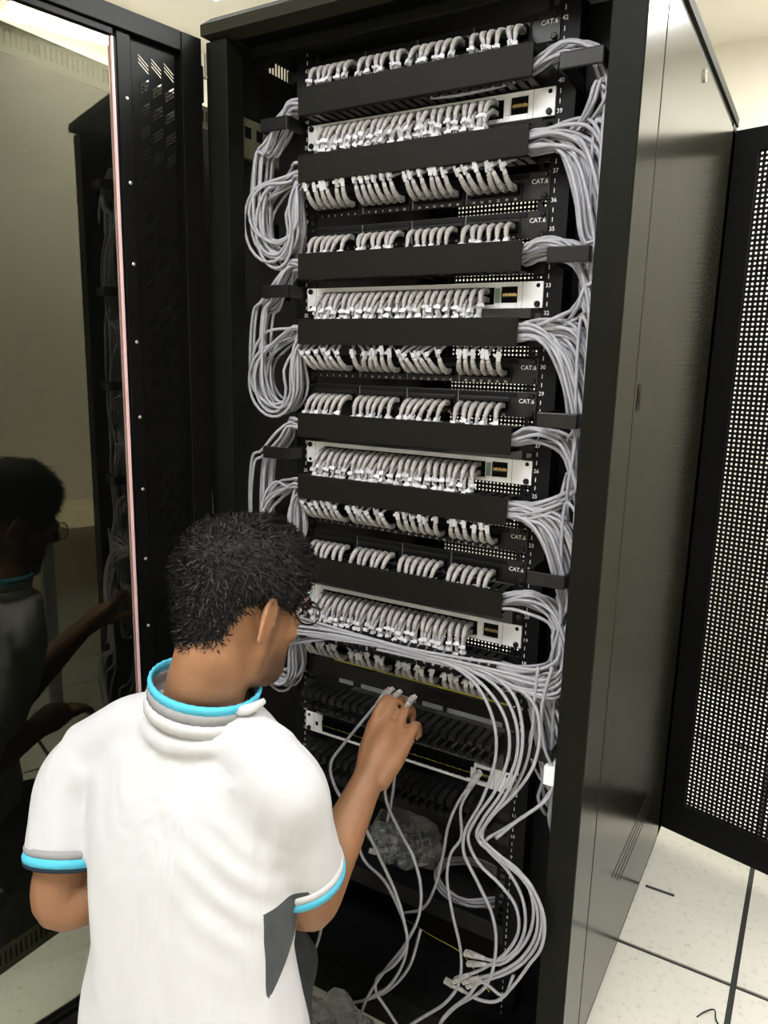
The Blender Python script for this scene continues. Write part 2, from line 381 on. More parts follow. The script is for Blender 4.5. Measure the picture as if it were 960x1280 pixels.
for s in (-1, 1):
    a, b = sorted((s*.35, s*.4))
    c1, c2 = sorted((s*.372, s*.4))
    post = MB().box(a, b-.0015 if s > 0 else b, YFR, YFR+.045, .04, 1.916).box(c1, c2-.0015 if s > 0 else c2, YFR+.045, .0085, .04, 1.916)
    if s > 0: child(MB().box(.3985, .4, YFR, .0085, .04, 1.916).build('side_strip', M_side), rack)
    child(post.build('front_post', M_rack, bevel=.0012), rack)
    child(MB().box(a, b, YRE-.06, YRE, .04, 1.916).build('rear_post', M_rack), rack)
    c1, c2 = sorted((s*.388, s*.4))
    sp = child(MB().box(c1, c2, .0150, YRE-.004, .045, 1.905).build('side_panel', M_side if s > 0 else M_inner, bevel=.0015), rack)
    if s > 0:
        L = onx(880.5, 95, .4)
        lk = MB().tube([(.3995, L.y, L.z), (.4035, L.y, L.z)], .011, 16)
        child(lk.build('lock', M_brass), rack)
        child(MB().box(.4030, .4040, L.y-.0015, L.y+.0015, L.z-.006, L.z+.006).build('key_slot', M_hole), rack)
        q = onx(798, 497, .4)
        lt = MB(); 
        for yz in ((-.010,.010,-.022,-.018),(-.010,.010,.018,.022),(-.010,-.006,-.018,.018),(.006,.010,-.018,.018)): lt.box(.3995, .4015, q.y+yz[0], q.y+yz[1], q.z+yz[2], q.z+yz[3])
        lt.box(.3985, .4005, q.y-.006, q.y+.006, q.z-.018, q.z+.018)
        lt.box(.4003, .4025, q.y-.003, q.y+.004, q.z-.012, q.z+.010)
        child(lt.build('side_latch', M_plast), rack)
        for k in range(4):
            A = onx(802-7*k, 1022+18*k, .4); z = .30-.022*k
            g_ = MB().box(.3992, .4006, .20+.03*k, .62, z-.0012, z+.0012)
            child(g_.build('louvre_slot', M_rack), rack)
        # mid rails along the depth, dark behind the cords
    for z in (.35, .98, 1.60):
        m1, m2 = sorted((s*.355, s*.385))
        child(MB().box(m1, m2, .05, YRE-.06, z-.02, z+.02).build('depth_rail', M_inner), rack)
# mounting rails with real square holes
for s in (-1, 1):
    for yy, nm in ((.0, 'front_rail'), (.62, 'rear_rail')):
        mb = MB()
        def bx(x0, x1, *r):
            a, b = sorted((s*x0, s*x1)); mb.box(a, b, *r)
        z0 = ZL+U*.4; z1 = ZL+U*42.7
        bx(.2200, .2278, yy+.001, yy+.003, z0, z1); bx(.2374, .2720, yy+.001, yy+.003, z0, z1)
        bx(.2700, .2720, yy+.003, yy+.05, z0, z1); bx(.2720, .3050, yy+.048, yy+.05, z0, z1)
        for k in range(42*3+1):
            zc = z0+k*U/3
            bx(.2278, .2374, yy+.001, yy+.003, zc-.0026, zc+.0026)
        child(mb.build(nm, M_inner), rack)
# printed unit numbers beside the rails
NUM = [text_mesh(str(n), .0098) for n in range(1, 43)]
for s in (-1, 1):
    lst = [(NUM[n-1], (s*.2478, .0006, ZL+n*U)) for n in range(1, 43)]
    child(link('unit_number', join_meshes(lst, 'unit_number'), M_print), rack)['kind'] = 'stuff'
    tk = MB()
    for n in range(1, 43):
        for f_ in (.33, .66): tk.box(s*.2475-.0006, s*.2475+.0006, .0004, .0012, ZL+(n+f_)*U-.0035, ZL+(n+f_)*U+.0035)
    o = child(tk.build('unit_tick', M_print), rack); o['kind'] = 'stuff'
# cable rings beside the rails
def ring(x0, x1, z, y0=-.088, h=.012):
    mb = MB(); a, b = min(x0, x1), max(x0, x1)
    mb.box(a, b, y0, y0+.005, z-h, z+h); mb.box(a, a+.004, y0+.005, .03, z-h, z+h); mb.box(b-.004, b, y0+.005, .03, z-h, z+h)
    child(mb.build('cable_ring', M_plast, bevel=.002), rack)
for z in (1.783, 1.513, 1.262, 1.0, .69): ring(.272, .338, z)
for z in (1.775, 1.475, 1.16): ring(-.248, -.312, z, y0=-.06)
# rear leaves with real perforations
def perf_mesh():
    mb = MB(); pitch = .012; r = .0032; nx, nz = 25, 144; ox, oz = .055, .09
    vid = {}
    def V(x, z):
        k = (round(x*1e5), round(z*1e5))
        if k not in vid: vid[k] = len(mb.v); mb.v.append((x, 0, z))
        return vid[k]
    for i in range(nx):
        for j in range(nz):
            cx = ox+(i+.5)*pitch; cz = oz+(j+.5)*pitch; h = pitch/2
            out = [(h,0),(h,h),(0,h),(-h,h),(-h,0),(-h,-h),(0,-h),(h,-h)]
            oo = [V(cx+a, cz+b) for a, b in out]
            k = len(mb.v); mb.v += [(cx+r*math.cos(q*math.pi/4), 0, cz+r*math.sin(q*math.pi/4)) for q in range(8)]
            for q in range(8): mb.f.append((oo[q], oo[(q+1)%8], k+(q+1)%8, k+q))
    X1 = ox+nx*pitch; Z1 = oz+nz*pitch
    return mb.mesh('perforated_sheet'), ox, X1, oz, Z1
PERF, PX0, PX1, PZ0, PZ1 = perf_mesh()
def leaf(hx, hy, ang, mirror):
    mb = MB(); W, H = .396, 1.87; sg = -1 if mirror else 1
    def b_(x0, x1, *r):
        a, b = sorted((sg*x0, sg*x1)); mb.box(a, b, *r)
    b_(-.012, PX0, -.010, .010, 0, H); b_(PX1, W, -.010, .010, 0, H); b_(PX0, PX1, -.010, .010, 0, PZ0); b_(PX0, PX1, -.010, .010, PZ1, H)
    fr = mb.build('rear_door', M_perf, rack, loc=Vector((hx, hy, .042))-rack.location); fr.rotation_euler = (0, 0, ang)
    sh = link('perforated_sheet', PERF, M_perf, fr); sh.scale = (sg, 1, 1)
    so = sh.modifiers.new('thickness', 'SOLIDIFY'); so.thickness = .0012; so.offset = 0
    for zz in (.25, .95, 1.6): MB().tube([(0,0,zz-.03),(0,0,zz+.03)], .007, 10).build('hinge', M_plast, fr)
    return fr
leaf(-.398, .876, 0, False)
leaf(.404, .868, math.atan2(-.245, .97), False)
# small breaker box on the inner left side
pb = child(MB().box(-.388, -.362, -.066, .062, 1.728, 1.802).build('breaker_box', M_olive, bevel=.003), rack)
for k in range(3):
    w_ = MB().box(-.3625, -.3605, -.045+.034*k, -.028+.034*k, 1.765, 1.785).build('breaker_window', M_hole, pb)

# ------------------------------------------------------------------ glass front door of the cabinet
DW, DH, DZ0 = .795, 1.872, .043
DANG = math.atan2(-.2, -.037)                      # direction from the hinge along the door
def make_front_door(cab, hx, hy, ang, neighbour=False):
    """local x runs from the hinge along the door, local +y is the outer face side, z up"""
    mb = MB()
    gx0, gx1 = .176, DW-.045                       # glass opening
    gz0, gz1 = .05, DH-.045
    mb.box(.004, .047, -.014, .014, 0, DH)         # hinge stile
    mb.box(.143, gx0-.006, -.014, .006, .03, DH-.03)
    mb.box(gx0-.006, gx0, -.004, .006, gz0, gz1)
    mb.box(gx1, DW, -.014, .014, 0, DH)
    mb.box(.047, gx1, -.014, .014, gz1+.012, DH); mb.box(gx0, gx1, -.008, .008, gz1, gz1+.012)
    mb.box(.047, gx1, -.014, .014, 0, gz0-.012); mb.box(gx0, gx1, -.008, .008, gz0-.012, gz0)
    fd = mb.build('front_door', M_door, cab, loc=Vector((hx, hy, DZ0))-cab.location, bevel=.0015); fd.rotation_euler = (0, 0, ang)
    # slotted column, every slot a real opening
    sl = MB(); x0, x1, z0, z1 = .047, .143, .038, gz1+.012
    rows = []; z = 1.803
    SW, SH = .0052, .0300                          # slot width (vertical gap) and rise
    # column plate cut into cells: slots are slanted parallelograms
    xs = [.054, .0795, .105]; cw = .020
    zc = 1.8035
    rowsz = []
    while zc > .10: rowsz.append(zc); zc -= .0365
    def quad(a, b, c, d_):
        k = len(sl.v); sl.v += [(p_[0], -.002, p_[1]) for p_ in (a, b, c, d_)]; sl.f.append((k, k+1, k+2, k+3))
    prev = z1
    for ri, zc in enumerate(rowsz):
        top, bot = zc+.0170, zc-.0170
        quad((x0, top), (x1, top), (x1, prev), (x0, prev))
        # vertical strips between clusters
        edges = [x0]+sum([[a, a+cw] for a in xs], [])+[x1]
        for q in range(0, len(edges), 2): quad((edges[q], bot), (edges[q+1], bot), (edges[q+1], top), (edges[q], top))
        for a in xs:
            # three slots slant: high at the far side (x large), low towards the hinge; two webs between, triangles above and below
            rise = .0145; th = .0032; wb = .0027
            zl = bot + .0006; zr = zl+rise
            if ri: zl, zr = zr, zl
            quad((a, bot), (a+cw, bot), (a+cw, zr), (a, zl))
            for k in range(3):
                zl += th; zr += th
                if k < 2:
                    quad((a, zl), (a+cw, zr), (a+cw, zr+wb), (a, zl+wb)); zl += wb; zr += wb
            quad((a, zl), (a+cw, zr), (a+cw, top), (a, top))
        prev = bot
    quad((x0, z0), (x1, z0), (x1, prev), (x0, prev))
    sp = sl.build('slotted_column', M_door, fd)
    so = sp.modifiers.new('thickness', 'SOLIDIFY'); so.thickness = .0015; so.offset = 0
    MB().box(gx0-.001, gx1+.004, -.002, .002, gz0-.002, gz1+.002).build('glass_pane' if not neighbour else 'door_sheet', M_glass if not neighbour else M_perf, fd)
    if not neighbour:
        MB().box(gx0-.0005, gx0+.0032, .0021, .0065, gz0+.001, gz1-.001).build('glass_edge', M_pinkg, fd)
        MB().box(gx0-.0005, gx0+.0032, -.0065, -.0021, gz0+.001, gz1-.001).build('glass_edge', M_pinkg, fd)
        for k in range(13):
            zz = 1.779-DZ0-.1361*k
            MB().ell((.154, .0065, zz), ((.0035,0,0),(0,0,.0035),(0,.002,0)), 8, 6).build('screw', M_brass, fd)
            MB().ell((.154, -.0145, zz), ((.0035,0,0),(0,0,.0035),(0,.002,0)), 8, 6).build('screw', M_brass, fd)
        for zz in (.2, 1.0, 1.8): MB().tube([(0,0,zz-.03),(0,0,zz+.03)], .008, 10).build('hinge', M_plast, fd)
    return fd
make_front_door(rack, -.406, -.12, DANG)
# hinge pin rod near the top left corner
h = ony(257, 78, -.112)
rod = MB().tube([(-.398, -.112, 1.895), (-.398, -.112, 1.858)], .0022, 8).ell((-.398, -.112, 1.856), ((.004,0,0),(0,.004,0),(0,0,.004)), 8, 6)
child(rod.build('hinge_pin', M_brass), rack)

# ------------------------------------------------------------------ the neighbouring cabinet beyond the open glass door
NX, NW, NY0, NY1 = -.748, .84, -1.05, .62
nb = tag(empty('equipment_cabinet', (NX-NW/2, (NY0+NY1)/2, 0)), 'closed black cabinet with slotted bands seen through the glass door', 'cabinet')
child(MB().box(NX-NW, NX, NY0, NY1, .062, 1.902).build('cabinet_body', M_perf, bevel=.003), nb)
for z0, z1, nm in ((.0, .062, 'base_band'), (1.902, 1.955, 'top_band')):
    bb = MB(); h0, h1 = z0+.016, z1-.012
    for (x0, x1, y0, y1) in ((NX-.004, NX, NY0, NY1), (NX-NW, NX-NW+.004, NY0, NY1), (NX-NW, NX, NY0, NY0+.004), (NX-NW, NX, NY1-.004, NY1)):
        bb.box(x0, x1, y0, y1, z0, h0); bb.box(x0, x1, y0, y1, h1, z1)
    bb.box(NX-NW+.004, NX-.012, NY0+.004, NY1-.004, z1-.004, z1)
    bo_ = child(bb.build(nm, M_band), nb)
    sb = MB(); y = NY0
    while y < NY1-.006:
        sb.box(NX-.004, NX, y, y+.0075, h0, h1); y += .0125
    sb_ = sb.build('slot_bar', M_band); sb_.parent = bo_; sb_.matrix_parent_inverse = Matrix(); sb_['kind'] = 'stuff'
    ib = MB().box(NX-NW+.02, NX-.02, NY0+.02, NY1-.02, z0+.001, z1-.005).build('dark_core', M_hole); ib.parent = bo_; ib.matrix_parent_inverse = Matrix()

# ================================================================== equipment in the rails
ORD = ['first', 'second', 'third', 'fourth', 'fifth', 'sixth', 'seventh', 'eighth', 'ninth', 'tenth', 'eleventh', 'twelfth', 'thirteenth', 'fourteenth', 'fifteenth', 'sixteenth',
       'seventeenth', 'eighteenth', 'nineteenth', 'twentieth', 'twenty-first', 'twenty-second', 'twenty-third', 'twenty-fourth']
CAT6 = text_mesh('CAT.6', .0105)
PORTX = [-.213+g_*.1052+.0150*k+.006 for g_ in range(4) for k in range(6)]
_small = [text_mesh(str(n), .0055) for n in range(1, 25)]
PNUM = join_meshes([(_small[i], (PORTX[i], -.0121, -.0185)) for i in range(24)], 'port_number')
SCREW = MB().tube([(0,0,0),(0,-.003,0),(0,-.0045,0)], [.0052,.0052,.0035], 12).box(-.004, .004, -.0052, -.0045, -.0007, .0007).box(-.0007, .0007, -.0052, -.0045, -.004, .004).mesh('screw', False)
def screws(e, zs=(-.0158, .0158), m=M_plast):
    for sx in (-1, 1):
        for z in zs: link('screw', SCREW, m, e, (sx*.2326, -.002, z))
def jack_mesh():
    mb = MB(); w, h, d = .0064, .0062, .010
    mb.box(-.0073, -w, -d, 0, -.0085, .0085).box(w, .0073, -d, 0, -.0085, .0085).box(-w, w, -d, 0, h, .0085).box(-w, w, -d, 0, -.0085, -h).box(-w, w, -.002, 0, -h, h)
    return mb.mesh('jack')
JACK = jack_mesh()
PPZ = [1.868, 1.634, 1.574, 1.336, 1.279, 1.039, .979, .745]
PPNAME = ['topmost patch panel', 'second patch panel from the top', 'third patch panel from the top', 'fourth patch panel from the top', 'fifth patch panel from the top', 'sixth patch panel from the top', 'seventh patch panel from the top', 'lowest patch panel']
def patch_panel(i, z):
    e = tag(empty('patch_bay', (0, 0, z)), 'black twenty-four port patch panel marked CAT.6, ' + (PPNAME[i].replace('patch panel', 'one').replace('one', 'of the patch panels') if 0 else PPNAME[i].replace(' patch panel', '').replace('the ', '') + ' in the cabinet'), 'patch panel', 'CAT.6 patch panels')
    MB().box(-.2413, .2413, -.002, 0, -.0218, .0218).build('panel', M_plast, e, bevel=.0008)
    MB().box(-.215, .205, -.004, -.002, .0125, .0195).build('label_strip', M_inner, e)
    for g_ in range(4):
        xs = PORTX[g_*6:(g_+1)*6]
        MB().box(xs[0]-.010, xs[-1]+.010, -.0045, -.002, -.0205, .0115).build('port_block', M_plast, e, bevel=.0006)
        if g_: MB().box(xs[0]-.0138, xs[0]-.0128, -.0050, -.0020, -.020, .020).build('divider', M_grey, e)
    for x in PORTX: link('jack', JACK, M_hole, e, (x, -.0045, -.003))
    link('print', CAT6, M_print, e, (.2235, -.0024, .006))
    o = link('port_number', PNUM, M_print, e, (0, .0075, 0)); o['kind'] = 'stuff'
    screws(e)
    if i == 7:
        MB().box(-.165, .225, -.006, -.0042, -.0225, -.0190).build('yellow_strip', M_yellow, e)
    return e
for i, z in enumerate(PPZ): patch_panel(i, z)

SWTOP = [1.780, 1.484, 1.184, .882, .586]
SWX = [-.1895+.0144*k for k in range(24)]
SOCK = MB().box(-.0062, -.0054, -.004, .004, -.0058, .0058).box(.0054, .0062, -.004, .004, -.0058, .0058).box(-.0054, .0054, -.004, .004, .0050, .0058).box(-.0054, .0054, -.004, .004, -.0058, -.0050).box(-.0054, .0054, .002, .004, -.0050, .0050).mesh('socket')
SWN = ['highest', 'second highest', 'middle', 'second lowest', 'lowest']
def switch(i, zt):
    z = zt-.0218
    e = tag(empty('network_switch', (0, 0, z)), 'white faced forty-eight port network switch, %s of the five switches' % SWN[i], 'switch', 'rack network switches')
    h = .0215
    # white front: frame pieces round the dark port field and the uplink cage
    fp = MB()
    px0, px1, pz0, pz1 = -.1985, .1545, -.0150, .0135
    ux0, ux1, uz0, uz1 = .1665, .1965, -.0125, .0145
    if i == 4: fp.box(-.2413, px0, -.0045, 0, -h, h); fp.box(px0, ux0, -.0045, 0, -h, pz0)
    else: fp.box(-.2413, px0, -.0045, 0, -h, h); fp.box(px0, px1, -.0045, 0, -h, pz0); fp.box(px0, px1, -.0045, 0, pz1, h)
    fp.box(px1 if i < 4 else ux0-.004, ux0, -.0045, 0, -h, h); fp.box(ux0, ux1, -.0045, 0, -h, uz0); fp.box(ux0, ux1, -.0045, 0, uz1, h); fp.box(ux1, .2413, -.0045, 0, -h, h)
    fp.build('faceplate', M_white, e, bevel=.0008)
    MB().box(-.219, .219, .001, .26, -h, h).build('chassis', M_grey, e)
    MB().box(px0, ux0-.004, -.0005, .001, pz0, h if i == 4 else pz1).build('port_field', M_hole, e)
    if i == 4: MB().box(px0+.004, ux0-.006, -.0050, -.0030, -.0012, .0002).build('port_light_bar', M_yellow, e)
    for x in SWX:
        for zz in (.0068, -.0075): link('socket', SOCK, M_hole if i < 4 else M_plast, e, (x, -.0022, zz-.0005))
    # uplink cage with gold contacts
    cg = MB().box(ux0, ux1, -.0008, .0009, uz0, uz1).build('uplink_cage', M_hole, e)
    gc = MB()
    for k in range(7): gc.box(ux0+.003+k*.0037, ux0+.0055+k*.0037, -.0030, -.0008, -.0012, .0030+.0008*(k%2))
    gc.build('contact', M_gold, cg)['kind'] = 'stuff'
    MB().box(ux0, ux1, -.0036, -.0008, -.0030, -.0020).build('cage_shelf', M_plast, cg)
    MB().box(.157, .1655, -.0062, -.0045, -.012, .012).build('mode_button_strip', M_green if i in (1, 2) else M_white, e)
    MB().box(.2050, .2056, -.0050, -.0044, -h, h).build('ear_seam', M_grey, e); MB().box(-.2200, -.2194, -.0050, -.0044, -h, h).build('ear_seam', M_grey, e)
    if i == 4: MB().box(-.2150, -.2085, -.0052, -.0044, -.005, .004).build('console_port', M_hole, e)
    for sx in (-1, 1):
        for zz in (-.0150, .0150):
            if (sx < 0 and (zz > 0) == (i in (0, 1, 2, 3))) or (sx > 0 and (zz < 0)) or (i == 0 and sx < 0): link('screw', SCREW, M_plast, e, (sx*.2326, -.0045, zz))
            else: MB().tube([(sx*.2326, -.0044, zz), (sx*.2326, -.0049, zz)], .0036, 10).build('ear_hole', M_hole, e)
for i, z in enumerate(SWTOP): switch(i, z)

# cable ducts: fingered body and a snap-on cover
MGR = [(1.8035, True), (1.6900, True), (1.5180, True), (1.3990, True), (1.2210, True), (1.0990, True), (.9330, True), (.8000, False), (.6420, False), (.5050, False)]
MN = ['topmost', 'second', 'third', 'fourth', 'fifth', 'sixth', 'seventh', 'eighth', 'ninth', 'lowest']
prof = [(0, .0215), (-.048, .0215), (-.0555, .0180), (-.0575, .0120), (-.0575, .0065), (-.0545, .0065), (-.0545, .0115), (-.0530, .0160), (-.0470, .0190), (0, .0190)]
FING = MB().prism(prof, 'x', -.0058, .0058).mesh('finger')
def duct(i, z, cover):
    e = tag(empty('cable_duct', (0, 0, z)), ('black horizontal cable duct with its cover on, %s from the top' if cover else 'black fingered cable duct without a cover, %s from the top') % MN[i] if i not in (0, 9) else
            ('black horizontal cable duct with its cover on, topmost in the cabinet' if i == 0 else 'black fingered cable duct without a cover, lowest in the cabinet'), 'cable duct', 'horizontal cable ducts')
    MB().box(-.2413, .2413, -.002, 0, -.0215, .0215).build('back_plate', M_plast, e)
    for k in range(24):
        x = -.2105+k*.0183
        link('finger', FING, M_plast, e, (x, -.001, 0))
        f2 = link('finger', FING, M_plast, e, (x, -.001, 0)); f2.rotation_euler = (0, math.pi, 0)
    if cover:
        c = MB().box(-.222, .222, -.0620, -.0600, -.0235, .0235).box(-.222, .222, -.0600, -.0500, .0222, .0235).box(-.222, .222, -.0600, -.0500, -.0235, -.0222)
        c.build('cover', M_cover, e, bevel=.0008)
    screws(e, (0,))
for i, (z, c) in enumerate(MGR): duct(i, z, c)
# blank panels low in the rails
for z, nm in ((.695, 'above the open cable duct'), (.452, 'below the lowest switch')):
    e = tag(empty('blanking_plate', (0, 0, z)), 'plain black blanking panel ' + nm, 'blank panel', 'black blanking panels')
    MB().box(-.2413, .2413, -.002, 0, -.0215, .0215).build('plate', M_plast, e, bevel=.0008); screws(e, (0,))
    lp = MB()
    if z > .6:
        for a, b in ((-.155, -.12), (-.10, .03), (.045, .09), (.10, .215)): MB().box(a, b, -.0035, -.002, -.020, -.011).build('label_holder', M_grey, e)

# ================================================================== patch cords
def plug_mesh():
    mb = MB().box(-.0050, .0050, -.0135, .004, -.0038, .0038)
    mb.box(-.0018, .0018, -.0125, -.001, .0040, .0062)       # latch tongue
    return mb.mesh('plug')
PLUG = plug_mesh()
def boot_pts(n=7):
    out = []
    for k in range(n):
        t = k/(n-1); a = t*math.radians(72)
        out.append((0, -.0125-.0300*math.sin(a)*.85, -.0270*(1-math.cos(a))*1.02-.003*t))
    return out
BP = boot_pts(); BOOT_END = Vector(BP[-1]); BOOT_DIR = (Vector(BP[-1])-Vector(BP[-2])).normalized()
_b = MB(); _b.tube(BP, [.0054,.0051,.0048,.0046,.0043,.0040,.0036], 8)
for k in (2, 3, 4, 5):                                       # strain relief ribs
    p0 = Vector(BP[k]); dr = (Vector(BP[k])-Vector(BP[k-1])).normalized()
    _b.tube([p0-dr*.0009, p0+dr*.0009], [.0056-.00026*k]*2, 8)
BOOT = _b.mesh('boot', True)
TAGM = MB().box(-.0040, .0040, -.0040, .0040, -.0035, .0035).box(.0040, .0078, -.0012, .0012, -.0022, .0022).box(-.0036, .0036, -.0046, -.0040, -.0085, .0085).mesh('tag')
CR = .0031
def _ry(v, a): return Vector((v.x*math.cos(a)+v.z*math.sin(a), v.y, -v.x*math.sin(a)+v.z*math.cos(a)))
GRP = 'grey patch cords'
def cord(label, ends, mids, r=CR, step=.012, m=None, group=GRP):
    """ends: list of (port position, 'down'/'up', roll) or None; mids: control points between"""
    pts = []; info = []
    for idx, en in enumerate(ends):
        if en is None: info.append(None); continue
        pos, kind, roll = en; pos = Vector(pos)
        a = roll + (math.pi if kind == 'up' else 0)
        end = pos+_ry(BOOT_END, a); dr = _ry(BOOT_DIR, a)
        info.append((pos, a, end-dr*.004, dr))
    a0, a1 = info
    if a0: pts += [a0[2], a0[2]+a0[3]*.012]
    pts += [Vector(q) for q in mids]
    if a1: pts += [a1[2]+a1[3]*.012, a1[2]]
    base = pts[0].copy()
    path = catmull([q-base for q in pts], step)
    root = MB().tube(path, r, 6).build('patch_cable', m or M_cable, smooth=True, loc=base)
    tag(root, label, 'patch cord', group)
    for en in info:
        if not en: continue
        pos, a, e_, dr = en
        pl = link('plug', PLUG, M_plug, root, pos-base, rot=(0, a, 0))
        link('boot', BOOT, M_boot, pl)
        q = dr.to_track_quat('-Z', 'Y')
        tg = link('tag', TAGM, M_tag, root, (e_+dr*(.010+random.uniform(0, .008)))-base)
        tg.rotation_euler = (q.to_matrix() @ Matrix.Rotation(random.uniform(-.7, .7), 3, 'Z')).to_euler()
    return root
R = random.uniform
def inside(x, s, zm, first):
    """points inside a duct from below/above a port towards the side s"""
    y = R(-.052, -.014); z = zm+R(-.013, .013)
    a = (x+s*.006, R(-.044, -.036), zm + first*.020)
    if abs(x+s*.05) < .2: return [a, (x+s*.030, y, z), (s*.205, y, z+R(-.003, .003))], y, z
    return [a, (s*.216, y, z)], y, z
def side_loop(s, y1, z1, y2, z2, same):
    """leave duct 1 at the side, hang down, return into duct 2"""
    if s > 0:
        def fall(y, z, q, up, ry):
            mix = lambda a, b: a+(b-a)*q
            return [(.238, y-.003, z+up*.45), (.266, y-.008, z+mix(-.012, up)), (mix(.284, .312), y*.6+ry*.4-.010, z+mix(-.048, up*.7)), (mix(.300, .344), y*.3+ry*.7-.008, z+mix(-.098, -.040)), (mix(.318, .362), ry, z+mix(-.165, -.115))]
        q1 = R(.0, 1) if same else R(.55, 1.0); q2 = R(0, 1)
        ry1 = R(-.070, .01); ry2 = R(-.070, .01)
        up = R(.0, .016) if same else R(.010, .034)
        zb = min(z2, z1)-R(.20, .30); xm = R(.320, .362)
        A = fall(y1, z1, q1, up, ry1)
        if z1-z2 > .05 and R(0, 1) < .45:        # straight down and in from above
            A = A[:4]+[(xm-.01, ry1, (z1+z2)/2+.01), (xm-.016, ry1, z2+.045), (.292, y2-.012, z2+.018), (.240, y2-.003, z2)]
            return A
        if z1-z2 > .05: A.append((xm, ry1, (z1+z2)/2-.03))
        A += [(xm+.004, ry1, zb+.05), (xm+.002, (ry1+ry2)/2, zb), (xm-.010, ry2, zb+.05)]
        A += fall(y2, z2, q2, R(0, .012), ry2)[::-1]
        return A
    cx = -R(.282, .300); rx = R(.034, .058); rz = R(.050, .078); yo = R(-.055, .0); zc = z2-.078-R(0, .012); ph = R(-12, 12)
    el = lambda a: (cx+rx*math.cos(math.radians(a)), yo+.006*math.sin(math.radians(a*1.5)), zc+rz*math.sin(math.radians(a)))
    A = [(-.238, y1-.002, z1+.003)]
    if same: A += [(-.258, (y1+yo)/2, z1-R(.0, .008))] + [el(a+ph) for a in (118, 150, 182, 214, 246, 278, 310, 342, 372)]
    else: A += [(-.258, (y1+yo)/2, z1+R(.0, .006)), (-.276+R(-.008, .008), yo, z1-.020), (cx-rx*.55, yo, z1-.065), (cx-rx*.85, yo, (z1+z2)/2-.01)] + [el(a+ph) for a in (180, 214, 246, 278, 310, 342, 372)]
    A += [(-.236, (yo+y2)/2, z2-R(.008, .022))]
    return A
# (upper panel, upper duct, lower panel, lower duct) feeding each switch
SETS = [(0, 0, 1, 1, 0), (2, 2, 3, 3, 1), (4, 4, 5, 5, 2), (6, 6, 7, 7, 3)]
def port_y(): return -.0145
for pa, da, pb_, db, sw in SETS:
    zsw = SWTOP[sw]-.0218; lean = {}
    for which, pi, di in ((0, pa, da), (1, pb_, db)):
        zp = PPZ[pi]-.003; zd = MGR[di][0]; z2 = MGR[db][0]
        kind = 'down' if which == 0 else 'up'
        gl = [R(-.30, .22) for _ in range(4)]
        for k in range(24):
            x = PORTX[k]; s = 1 if k >= 11 else -1
            # upper panel takes the odd columns of the switch, lower panel the even ones
            col = k; row = which
            xs = SWX[col]; zs = zsw + (.0063 if row == 0 else -.0080)
            r1 = gl[k//6]+R(-.20, .20)
            r2 = R(-.10, .26) if k < 12 else R(-.30, .12)
            i1, y1, z1 = inside(x+math.sin(r1)*-.015, s, zd, 1 if kind == 'down' else -1)
            i2, y2, zz2 = inside(xs, s, z2, 1)
            same = di == db
            mids = i1 + side_loop(s, y1, z1, y2, zz2, same) + i2[::-1]
            cord('grey patch cord in %s port of %s' % (ORD[k], PPNAME[pi]),
                 [((x, -.0145 if 0 else -.0125, zp), kind, r1), ((xs, -.0080, zs), 'down', r2)], mids)

# ================================================================== loose cords
SBOOT = MB().tube([(0,-.012,0),(0,-.018,0),(0,-.026,0),(0,-.036,0)], [.0056,.0054,.0046,.0038], 8).mesh('boot', True)
def free_plug(root, pos, direction):
    """plug on a loose end; direction is the way the cable leaves it"""
    pl = link('plug', PLUG, M_plug, root, Vector(pos)-root.location)
    pl.rotation_euler = Vector(direction).to_track_quat('-Y', 'Z').to_euler()
    link('boot', SBOOT, M_boot, pl)
def C4(x, y): return (340+x/2.2857, 680+y/2.2857)
def C5(x, y): return (340+x/2.2857, 860+y/2.2857)
def path(pts, ys):
    """pts: read-off positions, ys: distance in front of the rails along the cord"""
    n = len(pts); out = []
    for i, (u, v) in enumerate(pts):
        t = i/(n-1)*(len(ys)-1); k = min(int(t), len(ys)-2); y = ys[k]+(ys[k+1]-ys[k])*(t-k)
        out.append(ony(u, v, y))
    return out
def loose(label, pts3, head=False, tail=False, r=CR):
    base = pts3[0].copy()
    full = [q-base for q in pts3]
    ctr = catmull(full, .01)
    root = MB().tube(ctr, r, 6).build('patch_cable', M_cable, smooth=True, loc=base)
    tag(root, label, 'patch cord', 'loose grey patch cords')
    if head: d_ = (ctr[1]-ctr[0]).normalized(); free_plug(root, base+ctr[0]-d_*.034, d_)
    if tail: d_ = (ctr[-2]-ctr[-1]).normalized(); free_plug(root, base+ctr[-1]-d_*.034, d_)
    return root
# cords sweeping from the far side across the lower panels into the trunk beside the rail
SW4 = [
 ('uppermost', [(-60,150),(40,198),(120,222),(240,258),(380,296),(520,322),(640,340),(760,358),(815,330),(822,250),(815,150)]),
 ('second', [(-60,170),(30,205),(140,236),(260,272),(400,306),(540,338),(680,370),(780,388),(826,360),(828,280),(820,170)]),
 ('third', [(-60,190),(50,214),(150,246),(270,284),(410,314),(540,352),(660,398),(770,418),(828,392),(830,310),(824,200)]),
 ('fourth', [(-70,200),(60,228),(180,254),(300,290),(430,322),(560,362),(690,410),(790,432),(830,412),(826,330),(815,230)]),
 ('fifth', [(-80,290),(30,288),(120,276),(220,268),(330,288),(450,318),(580,350),(700,388),(790,402),(826,370),(812,290),(790,200)]),
 ('sixth', [(-80,280),(40,280),(150,266),(240,266),(350,296),(470,330),(600,372),(720,424),(800,440),(824,430),(818,380),(806,260)]),
]
for nm, pts in SW4:
    loose('grey cord sweeping across the lower patch panels, %s of the sweep' % nm, path([C4(*q) for q in pts], [-.02, -.085, -.088, -.092, -.09, -.07, -.03]))
